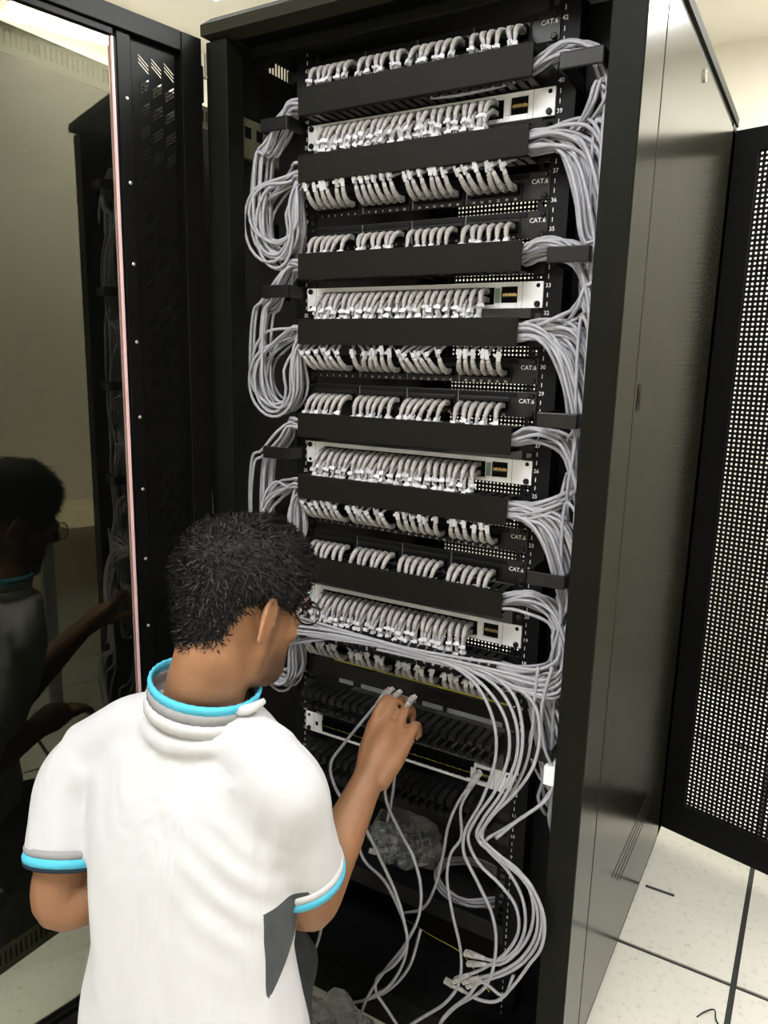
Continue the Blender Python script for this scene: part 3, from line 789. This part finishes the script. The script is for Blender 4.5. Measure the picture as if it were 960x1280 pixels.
DOWN = [
 ('innermost', [(-60,-165),(200,-142),(400,-95),(520,-60),(590,0),(632,90),(640,190),(600,320),(552,410),(548,470),(590,560),(630,650),(640,740),(612,850),(520,915),(478,965),(470,1000)], 0),
 ('second', [(-60,-178),(180,-150),(390,-103),(540,-55),(620,10),(668,90),(678,180),(640,290),(585,370),(560,430),(590,500),(650,560),(695,620),(705,690),(670,755),(605,800),(560,820)], 1),
 ('third', [(-60,-190),(160,-165),(380,-112),(560,-55),(650,5),(695,90),(700,190),(655,300),(600,380),(585,425),(640,480),(715,545),(755,620),(755,700),(715,770),(650,812),(590,828)], 1),
 ('fourth', [(100,-150),(300,-120),(480,-80),(620,-40),(690,20),(715,110),(708,210),(665,310),(612,385),(590,435),(660,490),(730,550),(768,630),(765,710),(728,775),(670,815),(600,838)], 1),
 ('fifth', [(300,-110),(500,-65),(660,-20),(745,40),(765,120),(748,220),(695,300),(630,365),(598,425),(640,470),(712,530),(745,610),(740,690),(705,750),(650,790),(610,790)], 1),
 ('sixth', [(760,-60),(750,30),(745,110),(728,210),(690,290),(640,350),(602,410),(608,450),(672,520),(715,600),(722,690),(690,755),(640,780),(605,772)], 1),
 ('outermost', [(800,-60),(770,60),(778,170),(806,250),(790,310),(730,360),(660,405),(610,440),(650,480),(735,560),(776,650),(770,740),(735,790),(690,850),(640,895),(590,890),(545,865)], 1),
]
for nm, pts, pl in DOWN:
    loose('loose grey cord hanging in a bundle beside the rail, %s of the bundle' % nm, path([C5(*q) for q in pts], [-.09, -.09, -.115, -.13, -.13, -.125, -.125]), tail=bool(pl))
MORE = [
 ('grey cord looping up to the white tie mount on the post', [(735,60),(760,150),(800,235),(803,275),(770,330),(700,380),(640,430)], [-.05,-.06,-.1,-.13], 0, 0),
 ('short grey cord folded behind the hanging bundle', [(745,110),(736,150),(745,215),(775,270),(800,300)], [-.03,-.05,-.06], 0, 0),
 ('grey cord leaving the lowest switch and curving inwards', [(560,285),(530,330),(505,390),(490,470),(465,570),(430,630),(380,642)], [-.055,-.07,-.06,-.02], 1, 0),
 ('grey cord dropping straight from the lowest switch to the floor', [(568,285),(540,340),(540,430),(512,470),(500,540),(515,640),(540,760),(535,840),(500,895),(400,960),(340,1010)], [-.055,-.08,-.11,-.13,-.14], 1, 0),
 ('grey cord lying along the cabinet floor to the wrapper', [(90,885),(170,902),(260,893),(330,865),(390,800),(425,690)], [-.14,-.14,-.12,-.1], 0, 0),
 ('short bent grey cord hanging beside the man', [(142,640),(138,700),(112,765),(70,800)], [-.15,-.16,-.2], 0, 0),
 ('grey cord crossing the bottom of the cabinet', [(690,820),(660,880),(600,840),(560,880),(505,925),(480,960),(476,1010)], [-.12,-.13,-.14], 0, 0),
]
for lb, pts, ys, hd, tl in MORE: loose(lb, path([C5(*q) for q in pts], ys), bool(hd), bool(tl))
HELD = [
 ('first', [(300,45),(262,90),(205,160),(168,215),(175,270),(215,340),(262,395),(310,490),(355,590),(378,670),(386,730),(350,790),(300,830),(298,870),(330,920),(375,990)], [-.135,-.17,-.18,-.16,-.14,-.13]),
 ('second', [(318,42),(292,85),(276,130),(282,190),(318,250),(326,320),(360,400),(402,480),(424,560),(420,650),(375,740),(320,810),(270,890),(250,950),(245,1000)], [-.135,-.13,-.13,-.14,-.14]),
 ('third', [(338,48),(310,90),(295,140),(290,230),(262,330),(245,420),(262,490),(320,550),(362,630),(385,700),(380,770),(335,850),(262,893)], [-.135,-.13,-.12,-.13,-.14]),
 ('fourth', [(378,60),(352,95),(342,140),(350,220),(345,300),(330,380)], [-.135,-.13,-.11,-.06]),
]
for nm, pts, ys in HELD:
    loose('grey patch cord pinched in the hand of the man, %s of the four' % nm, path([C5(*q) for q in pts], ys), True)

# ================================================================== small things low in the cabinet
sh = tag(empty('equipment_shelf', (0, .17, .232)), 'black steel tray shelf under the lowest switch holding plastic bags', 'shelf')
MB().box(-.2413, .2413, -.1715, -.1695, -.020, .020).build('front_lip', M_plast, sh)
MB().box(-.213, .213, -.1695, .23, -.003, 0).build('tray', M_inner, sh)
for s in (-1, 1):
    a, b = sorted((s*.213, s*.215)); MB().box(a, b, -.1695, .23, -.003, .02).build('side_lip', M_inner, sh)
def crumpled(name, label, cat, c, size, m, seed, flat=1.0, amp=.35):
    rnd = random.Random(seed); mb = MB(); rings = []
    nR, nS = 14, 22
    for i in range(1, nR):
        th = math.pi*i/nR; ring_ = []
        for j in range(nS):
            ph = 2*math.pi*j/nS
            d_ = Vector((math.sin(th)*math.cos(ph), math.sin(th)*math.sin(ph), -math.cos(th)))
            k = 1+amp*noise.noise(d_*2.3+Vector((seed, 0, 0)))+amp*.5*noise.noise(d_*6+Vector((0, seed, 0)))+rnd.uniform(-.05, .05)
            ring_.append(Vector((d_.x*size[0]*k, d_.y*size[1]*k, max(-size[2]*.8, d_.z*size[2]*k))) + Vector((0, 0, size[2]*.8)))
        rings.append(ring_)
    mb.loft(rings)
    o = mb.build(name, m, loc=c); tag(o, label, cat); return o
sy = .10
bg = ony(505, 1075, sy); bag = empty('plastic_bag', (bg.x, sy, .232)); tag(bag, 'clear crinkled plastic bag of connectors on the tray shelf', 'bag')
bo = crumpled('film', '', 'x', (0, 0, 0), (.085, .065, .060), M_bag, 3); bo.parent = bag
for key in ('label', 'category'): del bo[key]
rr = random.Random(5)
for k in range(22):
    pc = link('connector', PLUG, M_plug, bag, (rr.uniform(-.055, .055), rr.uniform(-.045, .03), rr.uniform(.013, .06)), rot=(rr.uniform(0, 6), rr.uniform(0, 6), rr.uniform(0, 6)))
# coil of grey cable on the shelf
cc = ony(603, 1098, .06)
coil = MB(); pts = []
for k in range(120):
    a = 2*math.pi*k/24; rr_ = .078+.004*math.sin(k*.9)
    pts.append(Vector((rr_*math.cos(a), rr_*.85*math.sin(a), .0062+.0042*(k//24)+.002*math.sin(k*1.3))))
co = coil.tube(pts, .0032, 6).build('cable_coil', M_cable, smooth=True, loc=(min(cc.x, .130), .095, .232)); tag(co, 'grey network cable wound in a flat coil on the tray shelf', 'cable')
pk = crumpled('plastic_packet', 'small flat grey plastic packet on the cabinet floor', 'packet', (.035, .30, .0535), (.055, .05, .012), M_bag, 9, amp=.25)
yw = [ony(508, 1150, .12), ony(540, 1170, .05), ony(575, 1190, -.02), ony(590, 1208, -.07), ony(612, 1240, -.10)]
yo = MB().tube([q-yw[0] for q in catmull(yw, .01)], .0011, 5).build('yellow_wire', M_yellow, smooth=True, loc=yw[0]); tag(yo, 'thin yellow wire running down towards the loose plugs', 'wire')
wr = at(395, 1262, 1.42); wp = crumpled('plastic_wrapper', 'crumpled clear plastic wrapper by the knee of the man', 'wrapper', (wr.x, -.20, 0), (.085, .06, .05), M_bag, 21, amp=.45)
# white adhesive tie mount on the inside of the post
tq = ony(688, 952, -.05)
tmn = tag(empty('tie_mount', (.349, -.08, tq.z)), 'small white adhesive tie mount on the inside of the post', 'tie mount')
MB().box(-.020, .0, -.020, .020, -.017, .017).build('pad', M_white, tmn, bevel=.002)
MB().box(-.024, -.020, -.006, .006, -.010, .010).build('loop', M_white, tmn, bevel=.001)
# offcuts on the floor tiles
of = MB().tube([(0, 0, .003), (.072, .001, .003)], .0032, 6).build('cable_offcut', M_plast, loc=(.408, .625, 0)); tag(of, 'short straight black cable offcut on the pale tile', 'offcut')
cu = catmull([Vector(q) for q in ((0, 0, .002), (.012, .02, .004), (.030, .028, .012), (.036, .012, .004), (.050, -.006, .002))], .004)
ow = MB().tube(cu, .0016, 5).build('wire_offcut', M_plast, loc=(.588, .262, 0)); tag(ow, 'curly thin dark wire scrap near the tile joint', 'offcut')

# ================================================================== the man
man = tag(empty('person', (-.02, -.56, 0)), 'man in a white polo shirt with turquoise trim crouching and plugging cords', 'person')
TF = Vector((-.17, .985, 0)).normalized(); TR = Vector((TF.y, -TF.x, 0)); UP = Vector((0, 0, 1))
def seg(points, radii, n=6):
    """smooth limb through the points with interpolated radii"""
    P = []; Rr = []
    pts = catmull(points, .012)
    # radii by arc length
    L = [0]
    for a, b in zip(pts, pts[1:]): L.append(L[-1]+(b-a).length)
    K = [0]; 
    for a, b in zip(points, points[1:]): K.append(K[-1]+(Vector(b)-Vector(a)).length)
    sc = L[-1]/K[-1]
    for l in L:
        l /= sc; i = 0
        while i < len(K)-2 and l > K[i+1]: i += 1
        t = (l-K[i])/(K[i+1]-K[i]); t = max(0, min(1, t)); t = t*t*(3-2*t)*.5+t*.5
        Rr.append(radii[i]+(radii[i+1]-radii[i])*t)
    return pts, Rr
def remesh(mb, name, voxel, smooth_it, factor=.5):
    me = mb.mesh(name); o = bpy.data.objects.new(name, me); COL.objects.link(o)
    r_ = o.modifiers.new('r', 'REMESH'); r_.mode = 'VOXEL'; r_.voxel_size = voxel; r_.use_smooth_shade = True
    s_ = o.modifiers.new('s', 'SMOOTH'); s_.iterations = smooth_it; s_.factor = factor
    out = bpy.data.meshes.new_from_object(o.evaluated_get(bpy.context.evaluated_depsgraph_get()))
    bpy.data.objects.remove(o, do_unlink=True)
    out.polygons.foreach_set('use_smooth', [True]*len(out.polygons)); out.name = name
    return out
def ring_at(c, hl, hdb, hdf, n=28, p=2.4):
    """torso ring: half width hl, half depth back hdb and front hdf"""
    out = []
    for j in range(n):
        a = 2*math.pi*j/n; ca, sa = math.cos(a), math.sin(a)
        x = math.copysign(abs(ca)**(2/p), ca)*hl; y = math.copysign(abs(sa)**(2/p), sa)*(hdf if sa > 0 else hdb)
        out.append(Vector(c)+TR*x+TF*y)
    return out
# key joints
HC = at(300, 757, 1.12)                                    # head centre
NB = at(254, 880, 1.13)                                   # neck base
RS, LS = at(340, 962, 1.075), at(108, 948, 1.205)
RE, LE = at(388, 1130, 1.16), at(76, 1128, 1.165)
RW = at(461, 972, 1.27)
LW = LE + Vector((.12, .19, .02))
HF = Vector((.185, .983, -.33)).normalized()       # where the face points
HR = HF.cross(UP).normalized(); HU = HR.cross(HF).normalized()
HU = (HU - HR*.06).normalized(); HR = HF.cross(HU).normalized()
def hp(r, f_, u): return HC+HR*r+HF*f_+HU*u
HEADR = [(-.118,-.030,.084,.022),(-.108,-.054,.094,.040),(-.090,-.070,.098,.052),(-.065,-.080,.095,.059),(-.035,-.088,.092,.064),(-.005,-.094,.090,.069),(.025,-.098,.092,.074),(.055,-.098,.090,.076),(.080,-.088,.080,.071),(.100,-.070,.060,.058),(.113,-.045,.034,.038),(.119,-.02,.01,.016)]
def head_ring(u, n=32):
    for a, b in zip(HEADR, HEADR[1:]):
        if a[0] <= u <= b[0]:
            t = (u-a[0])/(b[0]-a[0]); q = [a[i]+(b[i]-a[i])*t for i in range(4)]; break
    else: q = list(HEADR[0] if u < HEADR[0][0] else HEADR[-1])
    cf = (q[1]+q[2])/2; hf = (q[2]-q[1])/2; p = 2.25
    out = []
    for j in range(n):
        a = 2*math.pi*j/n; ca, sa = math.cos(a), math.sin(a)
        out.append((math.copysign(abs(ca)**(2/p), ca)*q[3], cf+math.copysign(abs(sa)**(2/p), sa)*hf))
    return out
bd = MB()
bd.loft([[hp(r_, f_, q[0]) for r_, f_ in head_ring(q[0])] for q in HEADR])
# nose, brow, lips, chin, ears
p_, r_ = seg([hp(0,.092,.028), hp(0,.104,.005), hp(0,.118,-.018), hp(0,.106,-.026)], [.008,.010,.013,.009]); bd.tube(p_, r_, 8)
for s in (-1, 1):
    bd.ell(hp(s*.010,.106,-.022), (HR*.008, HF*.009, HU*.006), 8, 6)
    bd.ell(hp(s*.030,.090,.022), (HR*.020, HF*.008, HU*.006), 8, 6)
    bd.ell(hp(s*.040,.062,-.028), (HR*.020, HF*.022, HU*.020), 10, 6)
    ec = hp(s*.0775, -.010, -.010)
    eo = (HR*s*.30-HF*.93+HU*.12).normalized()                      # ear tilts back and out
    bd.ell(ec+eo*.004, (eo*.018, HU*.030, (eo.cross(HU)).normalized()*.0065), 10, 6)
    rim = []
    for k in range(11):
        a = math.radians(-60+k*27); rim.append(ec + eo*(.007+.017*math.cos(a*.8+.2)) + HU*(.035*math.sin(a-.35)) + HR*s*.0055)
    bd.tube(rim, [.0042]*len(rim), 6)
    bd.ell(ec+eo*.002-HU*.028, (eo*.007, HU*.008, HR*.005), 8, 6)
bd.ell(hp(0,.096,-.052), (HR*.022, HF*.008, HU*.005), 10, 6); bd.ell(hp(0,.095,-.062), (HR*.019, HF*.008, HU*.005), 10, 6)
bd.ell(hp(0,.088,-.098), (HR*.020, HF*.014, HU*.014), 10, 6)
# neck, trunk
p_, r_ = seg([hp(0,-.026,-.02), hp(0,-.030,-.080), NB+TF*.006+UP*.01, NB-UP*.06], [.056,.057,.062,.064]); bd.tube(p_, r_, 18)
for s in (-1, 1):                                           # trapezius towards the shoulders
    S = RS if s > 0 else LS
    p_, r_ = seg([NB-UP*.03, NB*.5+S*.5-UP*.01, S-UP*.005], [.045,.042,.045]); bd.tube(p_, r_, 12)
MS = (RS+LS)/2
TORSO = [  # centre offsets along TF and z, half width, back, front
 (.835, .055, .060, .055, .050), (.805, .040, .118, .075, .070), (.770, .030, .158, .092, .092), (.725, .022, .174, .102, .108), (.660, .012, .173, .106, .118), (.58, .0, .166, .104, .118), (.50, -.012, .156, .100, .114), (.42, -.02, .168, .102, .135), (.36, -.02, .174, .112, .15), (.26, -.012, .168, .118, .13)]
def axis(z):
    t = (z-.80)/(.26-.80)
    return Vector((-.106+t*.105, -.497-t*.085, z))
def torso_rings(grow):
    return [ring_at(axis(z)+TF*o_, hl+grow, hb+grow, hf+grow) for z, o_, hl, hb, hf in TORSO]
bd.loft(torso_rings(-.012)[::-1])
def arm(S, E_, W_): return seg([S, (S+E_)/2, E_, (E_*.6+W_*.4), W_], [.052, .047, .040, .038, .027])
for S, E_, W_ in ((RS, RE, RW), (LS, LE, LW)):
    p_, r_ = arm(S, E_, W_); bd.tube(p_, r_, 16)
# right hand pinching the cords
KN = [at(467, 905, 1.335), at(482, 900, 1.340), at(498, 907, 1.337), at(511, 922, 1.325)]
pal0 = RW; 
for k, K_ in enumerate(KN):
    a = RW + (KN[k]-KN[1])*.35
    p_, r_ = seg([a, (a+K_)/2, K_], [.019, .019, .0125]); bd.tube(p_, r_, 12)
p_, r_ = seg([RW, (RW+KN[1]*.5+KN[2]*.5)/2, (KN[1]+KN[2])/2], [.024, .029, .016]); bd.tube(p_, r_, 14)
FL = [(.036, .023, .019), (.040, .026, .020), (.037, .024, .019), (.028, .018, .017)]
FD = [((.05, .62, .78), (.12, .98, .20), (.10, .80, -.58)), ((.0, .80, .60), (.05, .95, -.25), (0, .45, -.88)), ((-.02, .82, .52), (0, .80, -.55), (0, .20, -.95)), ((-.06, .86, .42), (0, .70, -.68), (0, .05, -.98))]
TIPS = []
for k, K_ in enumerate(KN):
    q = [K_]
    for l, d_ in zip(FL[k], FD[k]): q.append(q[-1]+Vector(d_).normalized()*l)
    p_, r_ = seg(q, [.0108, .0098, .0088, .0072]); bd.tube(p_, r_, 10); TIPS.append((q[-1], (q[-1]-q[-2]).normalized()))
tb = at(463, 946, 1.30)
q = [RW*.5+tb*.5, tb, at(464, 918, 1.352), at(468, 898, 1.390)]
p_, r_ = seg(q, [.018, .015, .0115, .0085]); bd.tube(p_, r_, 10); TIPS.append((q[-1], (q[-1]-q[-2]).normalized()))
# left hand resting on the knee behind the body
lf = (LW-LE).normalized(); lside = lf.cross(UP).normalized()
p_, r_ = seg([LW, LW+lf*.05, LW+lf*.085-UP*.008], [.026, .034, .026]); bd.tube(p_, r_, 14)
for k in range(4):
    K_ = LW+lf*.085+lside*(-.027+.018*k)-UP*.006; ln = (.075, .082, .078, .060)[k]
    p_, r_ = seg([K_, K_+lf*ln*.45-UP*.006, K_+lf*ln*.75-UP*.022, K_+lf*ln*.9-UP*.042], [.0108, .0098, .0088, .0072]); bd.tube(p_, r_, 10)
p_, r_ = seg([LW+lf*.02+lside*.02, LW+lf*.055+lside*.045-UP*.008, LW+lf*.085+lside*.05-UP*.02], [.016, .012, .009]); bd.tube(p_, r_, 10)
# legs folded in a crouch
PV = axis(.27)
HIPR, HIPL = PV+TR*.062-UP*.04, PV-TR*.08-UP*.03
KR, KL = Vector((-.070, -.31, .27)), Vector((-.255, -.33, .32))
AR, AL = Vector((-.05, -.48, .085)), Vector((-.185, -.50, .085))
for hpj, kn, an in ((HIPR, KR, AR), (HIPL, KL, AL)):
    p_, r_ = seg([hpj, (hpj+kn)/2, kn, (kn*.6+an*.4), an], [.080, .066, .050, .048, .036]); bd.tube(p_, r_, 16)
    p_, r_ = seg([an-TF*.02-UP*.03, an+TF*.07-UP*.045, an+TF*.15-UP*.06], [.036, .036, .024]); bd.tube(p_, r_, 12)
bme = remesh(bd, 'body', .0036, 4)
bme.materials.append(M_skin)
at_ = bme.attributes.new('stubble', 'FLOAT', 'POINT'); vals = []
for v in bme.vertices:
    q = v.co-HC; m_ = 0
    if q.length < .16:
        f_, u_, r_ = q.dot(HF), q.dot(HU), abs(q.dot(HR))
        jaw = max(0, min(1, (-.030+.10*min(0, f_-.03)-u_)/.04))*max(0, min(1, (f_-.005)/.03))*max(0, min(1, (u_+.135)/.03))
        side = max(0, min(1, 1-abs(f_-.018)/.014))*max(0, min(1, (.02-u_)/.02))*(1 if u_ > -.09 else 0)*(.8 if r_ > .05 else 0)
        m_ = max(jaw, side)
    vals.append(m_)
at_.data.foreach_set('value', vals)
body = child(link('body', bme, None), man)
# nails on the right hand, eyes
for t_, d_ in TIPS:
    n_ = d_.cross(Vector((1, 0, 0))).normalized()
    child(MB().ell(t_-d_*.001+n_*.0048*(-1 if n_.y > 0 else 1), (d_*.0042, d_.cross(n_)*.0036, n_*.0014), 8, 6).build('fingernail', M_nail, smooth=True), man)
for s in (-1, 1):
    child(MB().ell(hp(s*.031, .0845, .008), (HR*.011, HF*.011, HU*.010), 12, 8).build('eye', M_eye, smooth=True), man)
# shirt
st = MB(); st.loft(torso_rings(.0)[::-1])
def sleeve_axis(S, E_, t): return S+(E_-S)*t
SLV = []
for s, S, E_ in ((1, RS, RE), (-1, LS, LE)):
    tl = .74 if s > 0 else .66
    pts = [S-TR*s*.03+UP*.01, S+(E_-S)*.15+TR*s*.004, S+(E_-S)*.45+TR*s*.003, S+(E_-S)*tl]
    p_, r_ = seg(pts, [.060, .067, .066, .067]); st.tube(p_, r_, 20); SLV.append((p_, r_))
    p_, r_ = seg([NB-UP*.030, NB*.5+S*.5+UP*(-.004 if s > 0 else .012), S+UP*.006], [.052,.050,.055]); st.tube(p_, r_, 14)
st.ell(NB-UP*.030, (TR*.098, TF*.088, UP*.036), 24, 10)
sme = remesh(st, 'shirt', .006, 12)
# cloth folds: gentle vertical drapes low on the back and pulls towards the armpits
_nr = [v.normal.copy() for v in sme.vertices]; _out = []
for v, vn in zip(sme.vertices, _nr):
    c = v.co.copy(); lat = (c-axis(c.z)).dot(TR); low = max(0, min(1, (.74-c.z)/.3))
    a_ = noise.noise(Vector((lat*16+c.z*3.5, c.z*2.6, 3)))*.0060*low + noise.noise(Vector((lat*8, c.z*9+lat*8, 9)))*.0035
    d1 = math.exp(-((lat-.11)**2)/.003)*math.exp(-((c.z-.64)**2)/.006)
    a_ += .0022*d1*math.sin((c.z*1.0+lat*.8+.05*noise.noise(c*6))*120)
    _out += list(c+vn*a_)
sme.vertices.foreach_set('co', _out); sme.update()
at_ = sme.attributes.new('side_panel', 'FLOAT', 'POINT'); vals = []
for v in sme.vertices:
    c = v.co; lat = (c-axis(c.z)).dot(TR); dep = (c-axis(c.z)).dot(TF)
    m_ = min((lat-.100)/.03, (.60-c.z)/.02, (c.z-.515-.55*dep)/.02, (dep+.050)/.012, (.055-dep)/.012, 1 if lat < .19 else -1)
    vals.append(max(0, min(1, .5+.5*m_)))
at_.data.foreach_set('value', vals)
sme.materials.append(M_shirt)
shirt = child(link('shirt', sme, None), man)
# sleeve ends: grey, turquoise and navy rib
for (p_, r_), s in zip(SLV, (1, -1)):
    e_ = p_[-1]; d_ = (p_[-1]-p_[-4]).normalized()
    def cuff(a, b, m, rr, nm):
        mb = MB(); n1 = d_.orthogonal().normalized(); n2 = d_.cross(n1); rg = []
        for t, r0 in ((a, rr-.005), (a, rr+.001), ((a+b)/2, rr+.0025), (b, rr+.001), (b, rr-.012)):
            rg.append([e_+d_*t+(n1*math.cos(2*math.pi*j/40)+n2*math.sin(2*math.pi*j/40))*(r0+.0006*(j%2)) for j in range(40)])
        mb.loft(rg, cap=False); child(mb.build(nm, m, smooth=True), man)
    R0 = r_[-1]-.0015
    cuff(-.016, -.004, M_shirt if s > 0 else M_rib, R0, 'cuff_band')
    cuff(-.004, .009, M_turq, R0+.0005, 'cuff_trim')
    if s < 0: cuff(.009, .015, M_navy, R0-.001, 'cuff_edge')
# standing rib collar
CN = (hp(0,-.03,-.06)-NB).normalized(); CN = (UP+Vector((.15, .09, 0))+TF*.10).normalized()
c1 = (TR-CN*TR.dot(CN)).normalized(); c2 = CN.cross(c1).normalized()
CC = NB+UP*.006-TF*.004
def collar(h0, h1, m, nm, grow=0):
    rg = []; n = 72
    def rr(h, j, extra): 
        a = 2*math.pi*j/n; rib = .0007*(1 if (j//1)%2 else -1)
        lift = .012*math.sin(a)                             # rises a little towards the front
        return CC+CN*(h+lift)+c1*math.cos(a)*(.0800+h*.10+extra+rib+grow)+c2*math.sin(a)*(.0740+h*.10+extra+rib+grow)
    for h, ex in ((h0, -.003), (h0, .0015), ((h0+h1)/2, .0022), (h1, .0015), (h1, -.003), ((h0+h1)/2, -.0035)): rg.append([rr(h, j, ex) for j in range(n)])
    mb = MB().loft(rg+[rg[0]], cap=False); child(mb.build(nm, m, smooth=True), man)
collar(-.014, .005, M_shirt, 'collar_stand', .003)
collar(.005, .021, M_rib, 'collar_band')
collar(.021, .034, M_turq, 'collar_trim')
tip = [at(296, 888, 1.075), at(310, 887, 1.075), at(322, 881, 1.082), at(330, 876, 1.09)]
p_, r_ = seg(tip, [.008, .0085, .0065, .0045]); child(MB().tube(p_, r_, 8).build('collar_tip', M_shirt, smooth=True), man)
# trousers and shoes
tr = MB()
tr.loft([ring_at(axis(z)+TF*o_, hl, hb, hf) for z, o_, hl, hb, hf in ((.345,-.016,.150,.100,.112),(.30,-.014,.155,.108,.115),(.24,-.01,.155,.112,.115),(.185,0,.12,.09,.09))][::-1])
for hpj, kn, an in ((HIPR, KR, AR), (HIPL, KL, AL)):
    p_, r_ = seg([hpj, (hpj+kn)/2, kn, (kn*.6+an*.4), an+UP*.01], [.090, .078, .066, .062, .054]); tr.tube(p_, r_, 18)
tme = remesh(tr, 'trousers', .008, 6)
_nr = [v.normal.copy() for v in tme.vertices]; _out = []
for v, vn in zip(tme.vertices, _nr): _out += list(v.co+vn*noise.noise(v.co*18)*.006)
tme.vertices.foreach_set('co', _out); tme.update()
child(link('trousers', tme, M_pants), man)
for an in (AR, AL):
    b_ = MB(); rg = []
    for t, w_, h_ in ((-.075,.026,.050),(-.055,.038,.075),(0,.042,.085),(.07,.046,.070),(.13,.046,.052),(.17,.036,.042),(.19,.016,.030)):
        c = Vector((an.x, an.y, 0))+TF*t
        rg.append([c+TR*w_*math.cos(2*math.pi*j/16)+UP*max(0, h_*.5+h_*.55*math.sin(2*math.pi*j/16)) for j in range(16)])
    child(b_.loft(rg).build('shoe', M_shoe, smooth=True), man)
# hair: a cap that hugs the skull above the hairline, with curls
def hairline(th):
    """lowest u of the hair as a function of angle (0 = right, 90 = front, 270 = back)"""
    a = math.degrees(th) % 360
    keys = [(0, .004), (25, -.010), (40, .035), (60, .066), (90, .072), (120, .066), (140, .035), (155, -.010), (180, .004), (205, -.006), (235, -.085), (270, -.104), (305, -.085), (335, -.006), (360, .004)]
    for (a0, u0), (a1, u1) in zip(keys, keys[1:]):
        if a0 <= a <= a1:
            t = (a-a0)/(a1-a0); t = t*t*(3-2*t); return u0+(u1-u0)*t
N_ = 72; LV = [-.115+.0055*k for k in range(43)]; LV = [u for u in LV if u < .117]+[.118]
hrings = []; tuft_src = []
for u in LV:
    hr_ = head_ring(u, N_); rg = []
    for j, (r_, f_) in enumerate(hr_):
        th = 2*math.pi*j/N_; hl = hairline(th)
        t = max(0, min(1, (u-hl)/.035)); t = t*t*(3-2*t)
        front = max(0, math.sin(th)); top = max(0, min(1, (u-.02)/.08))
        thick = .004+.009*min(1, max(0, (u+.05)/.08))+.010*front*top+.003*top
        cen = Vector((0, -.004, min(u, .03)))
        pl = Vector((r_, f_, u)); nrm = Vector((r_/.074**2*.006, (f_+.004)/.095**2*.006, max(0, (u-.02))/.10**2*.006))
        nrm = nrm.normalized() if nrm.length > 1e-6 else Vector((0, 0, 1))
        wob = noise.noise(Vector((r_*38, f_*38, u*38)))*.0045+noise.noise(Vector((r_*90, f_*90, u*90)))*.002
        off = (thick+wob)*t-.006*(1-t)
        q = pl+nrm*off; rg.append(hp(q.x, q.y, q.z))
        if t > .25: tuft_src.append((hp(q.x, q.y, q.z), HR*nrm.x+HF*nrm.y+HU*nrm.z, t, th, u))
    hrings.append(rg)
hb = MB().loft(hrings)
hair = child(hb.build('hair', M_hair, smooth=True), man)
tf = MB(); rr = random.Random(11)
for k in range(7500):
    b0, n_, t, th, u = rr.choice(tuft_src)
    b0 = b0+Vector((rr.uniform(-1, 1), rr.uniform(-1, 1), rr.uniform(-1, 1)))*.005-n_*.003
    fl = (HF*.6-HU*.5+HR*.25*math.sin(th*2)+Vector((rr.uniform(-1, 1), rr.uniform(-1, 1), rr.uniform(-1, 1)))*.75)
    g1 = (fl-n_*fl.dot(n_)).normalized(); g2 = n_.cross(g1)
    ln = rr.uniform(.010, .024)*(.45+.55*min(1, max(0, (u+.07)/.09))); cw_ = rr.uniform(-1, 1)*.6
    pts = []
    for q in range(5):
        x = q/4; pts.append(b0+g1*ln*math.sin(x*1.5)*.8+g2*ln*cw_*x*x+n_*(.0055*math.sin(x*2.6)))
    wd = rr.uniform(.0007, .0014)
    kk = len(tf.v); sd = n_.cross(g1).normalized()
    for q, pnt in enumerate(pts):
        ww = wd*(1-.75*q/4); tf.v += [tuple(pnt-sd*ww), tuple(pnt+sd*ww)]
    for q in range(4): tf.f.append((kk+2*q, kk+2*q+1, kk+2*q+3, kk+2*q+2))
cl = tf.build('curls', M_hair, smooth=True); cl['kind'] = 'stuff'
cl.parent = hair; cl.matrix_parent_inverse = (Matrix.Translation(-Vector(man.location)) @ Matrix()).copy() if False else Matrix()
# glasses
gl_ = MB()
for s in (-1, 1):
    p_ = [hp(s*.074, -.012, .018), hp(s*.078, .02, .020), hp(s*.076, .07, .018), hp(s*.066, .106, .014)]
    gl_.tube(catmull(p_, .01), .0016, 6)
    gl_.tube([hp(s*.074, -.012, .018), hp(s*.075, -.028, .006)], .0018, 6)
    gl_.tube([hp(s*.034+.027*math.cos(2*math.pi*k/20), .110, .004+.019*math.sin(2*math.pi*k/20)) for k in range(21)], .0014, 6)
gl_.tube([hp(-.010, .113, .010), hp(0, .116, .012), hp(.010, .113, .010)], .0014, 6)
go = child(gl_.build('glasses', M_frame, smooth=True), man)
for s in (-1, 1):
    ln_ = MB().tube([hp(s*.034, .1095, .004), hp(s*.034, .1105, .004)], .0185, 20); lo = ln_.build('lens', M_lens); lo.parent = go; lo.matrix_parent_inverse = Matrix()
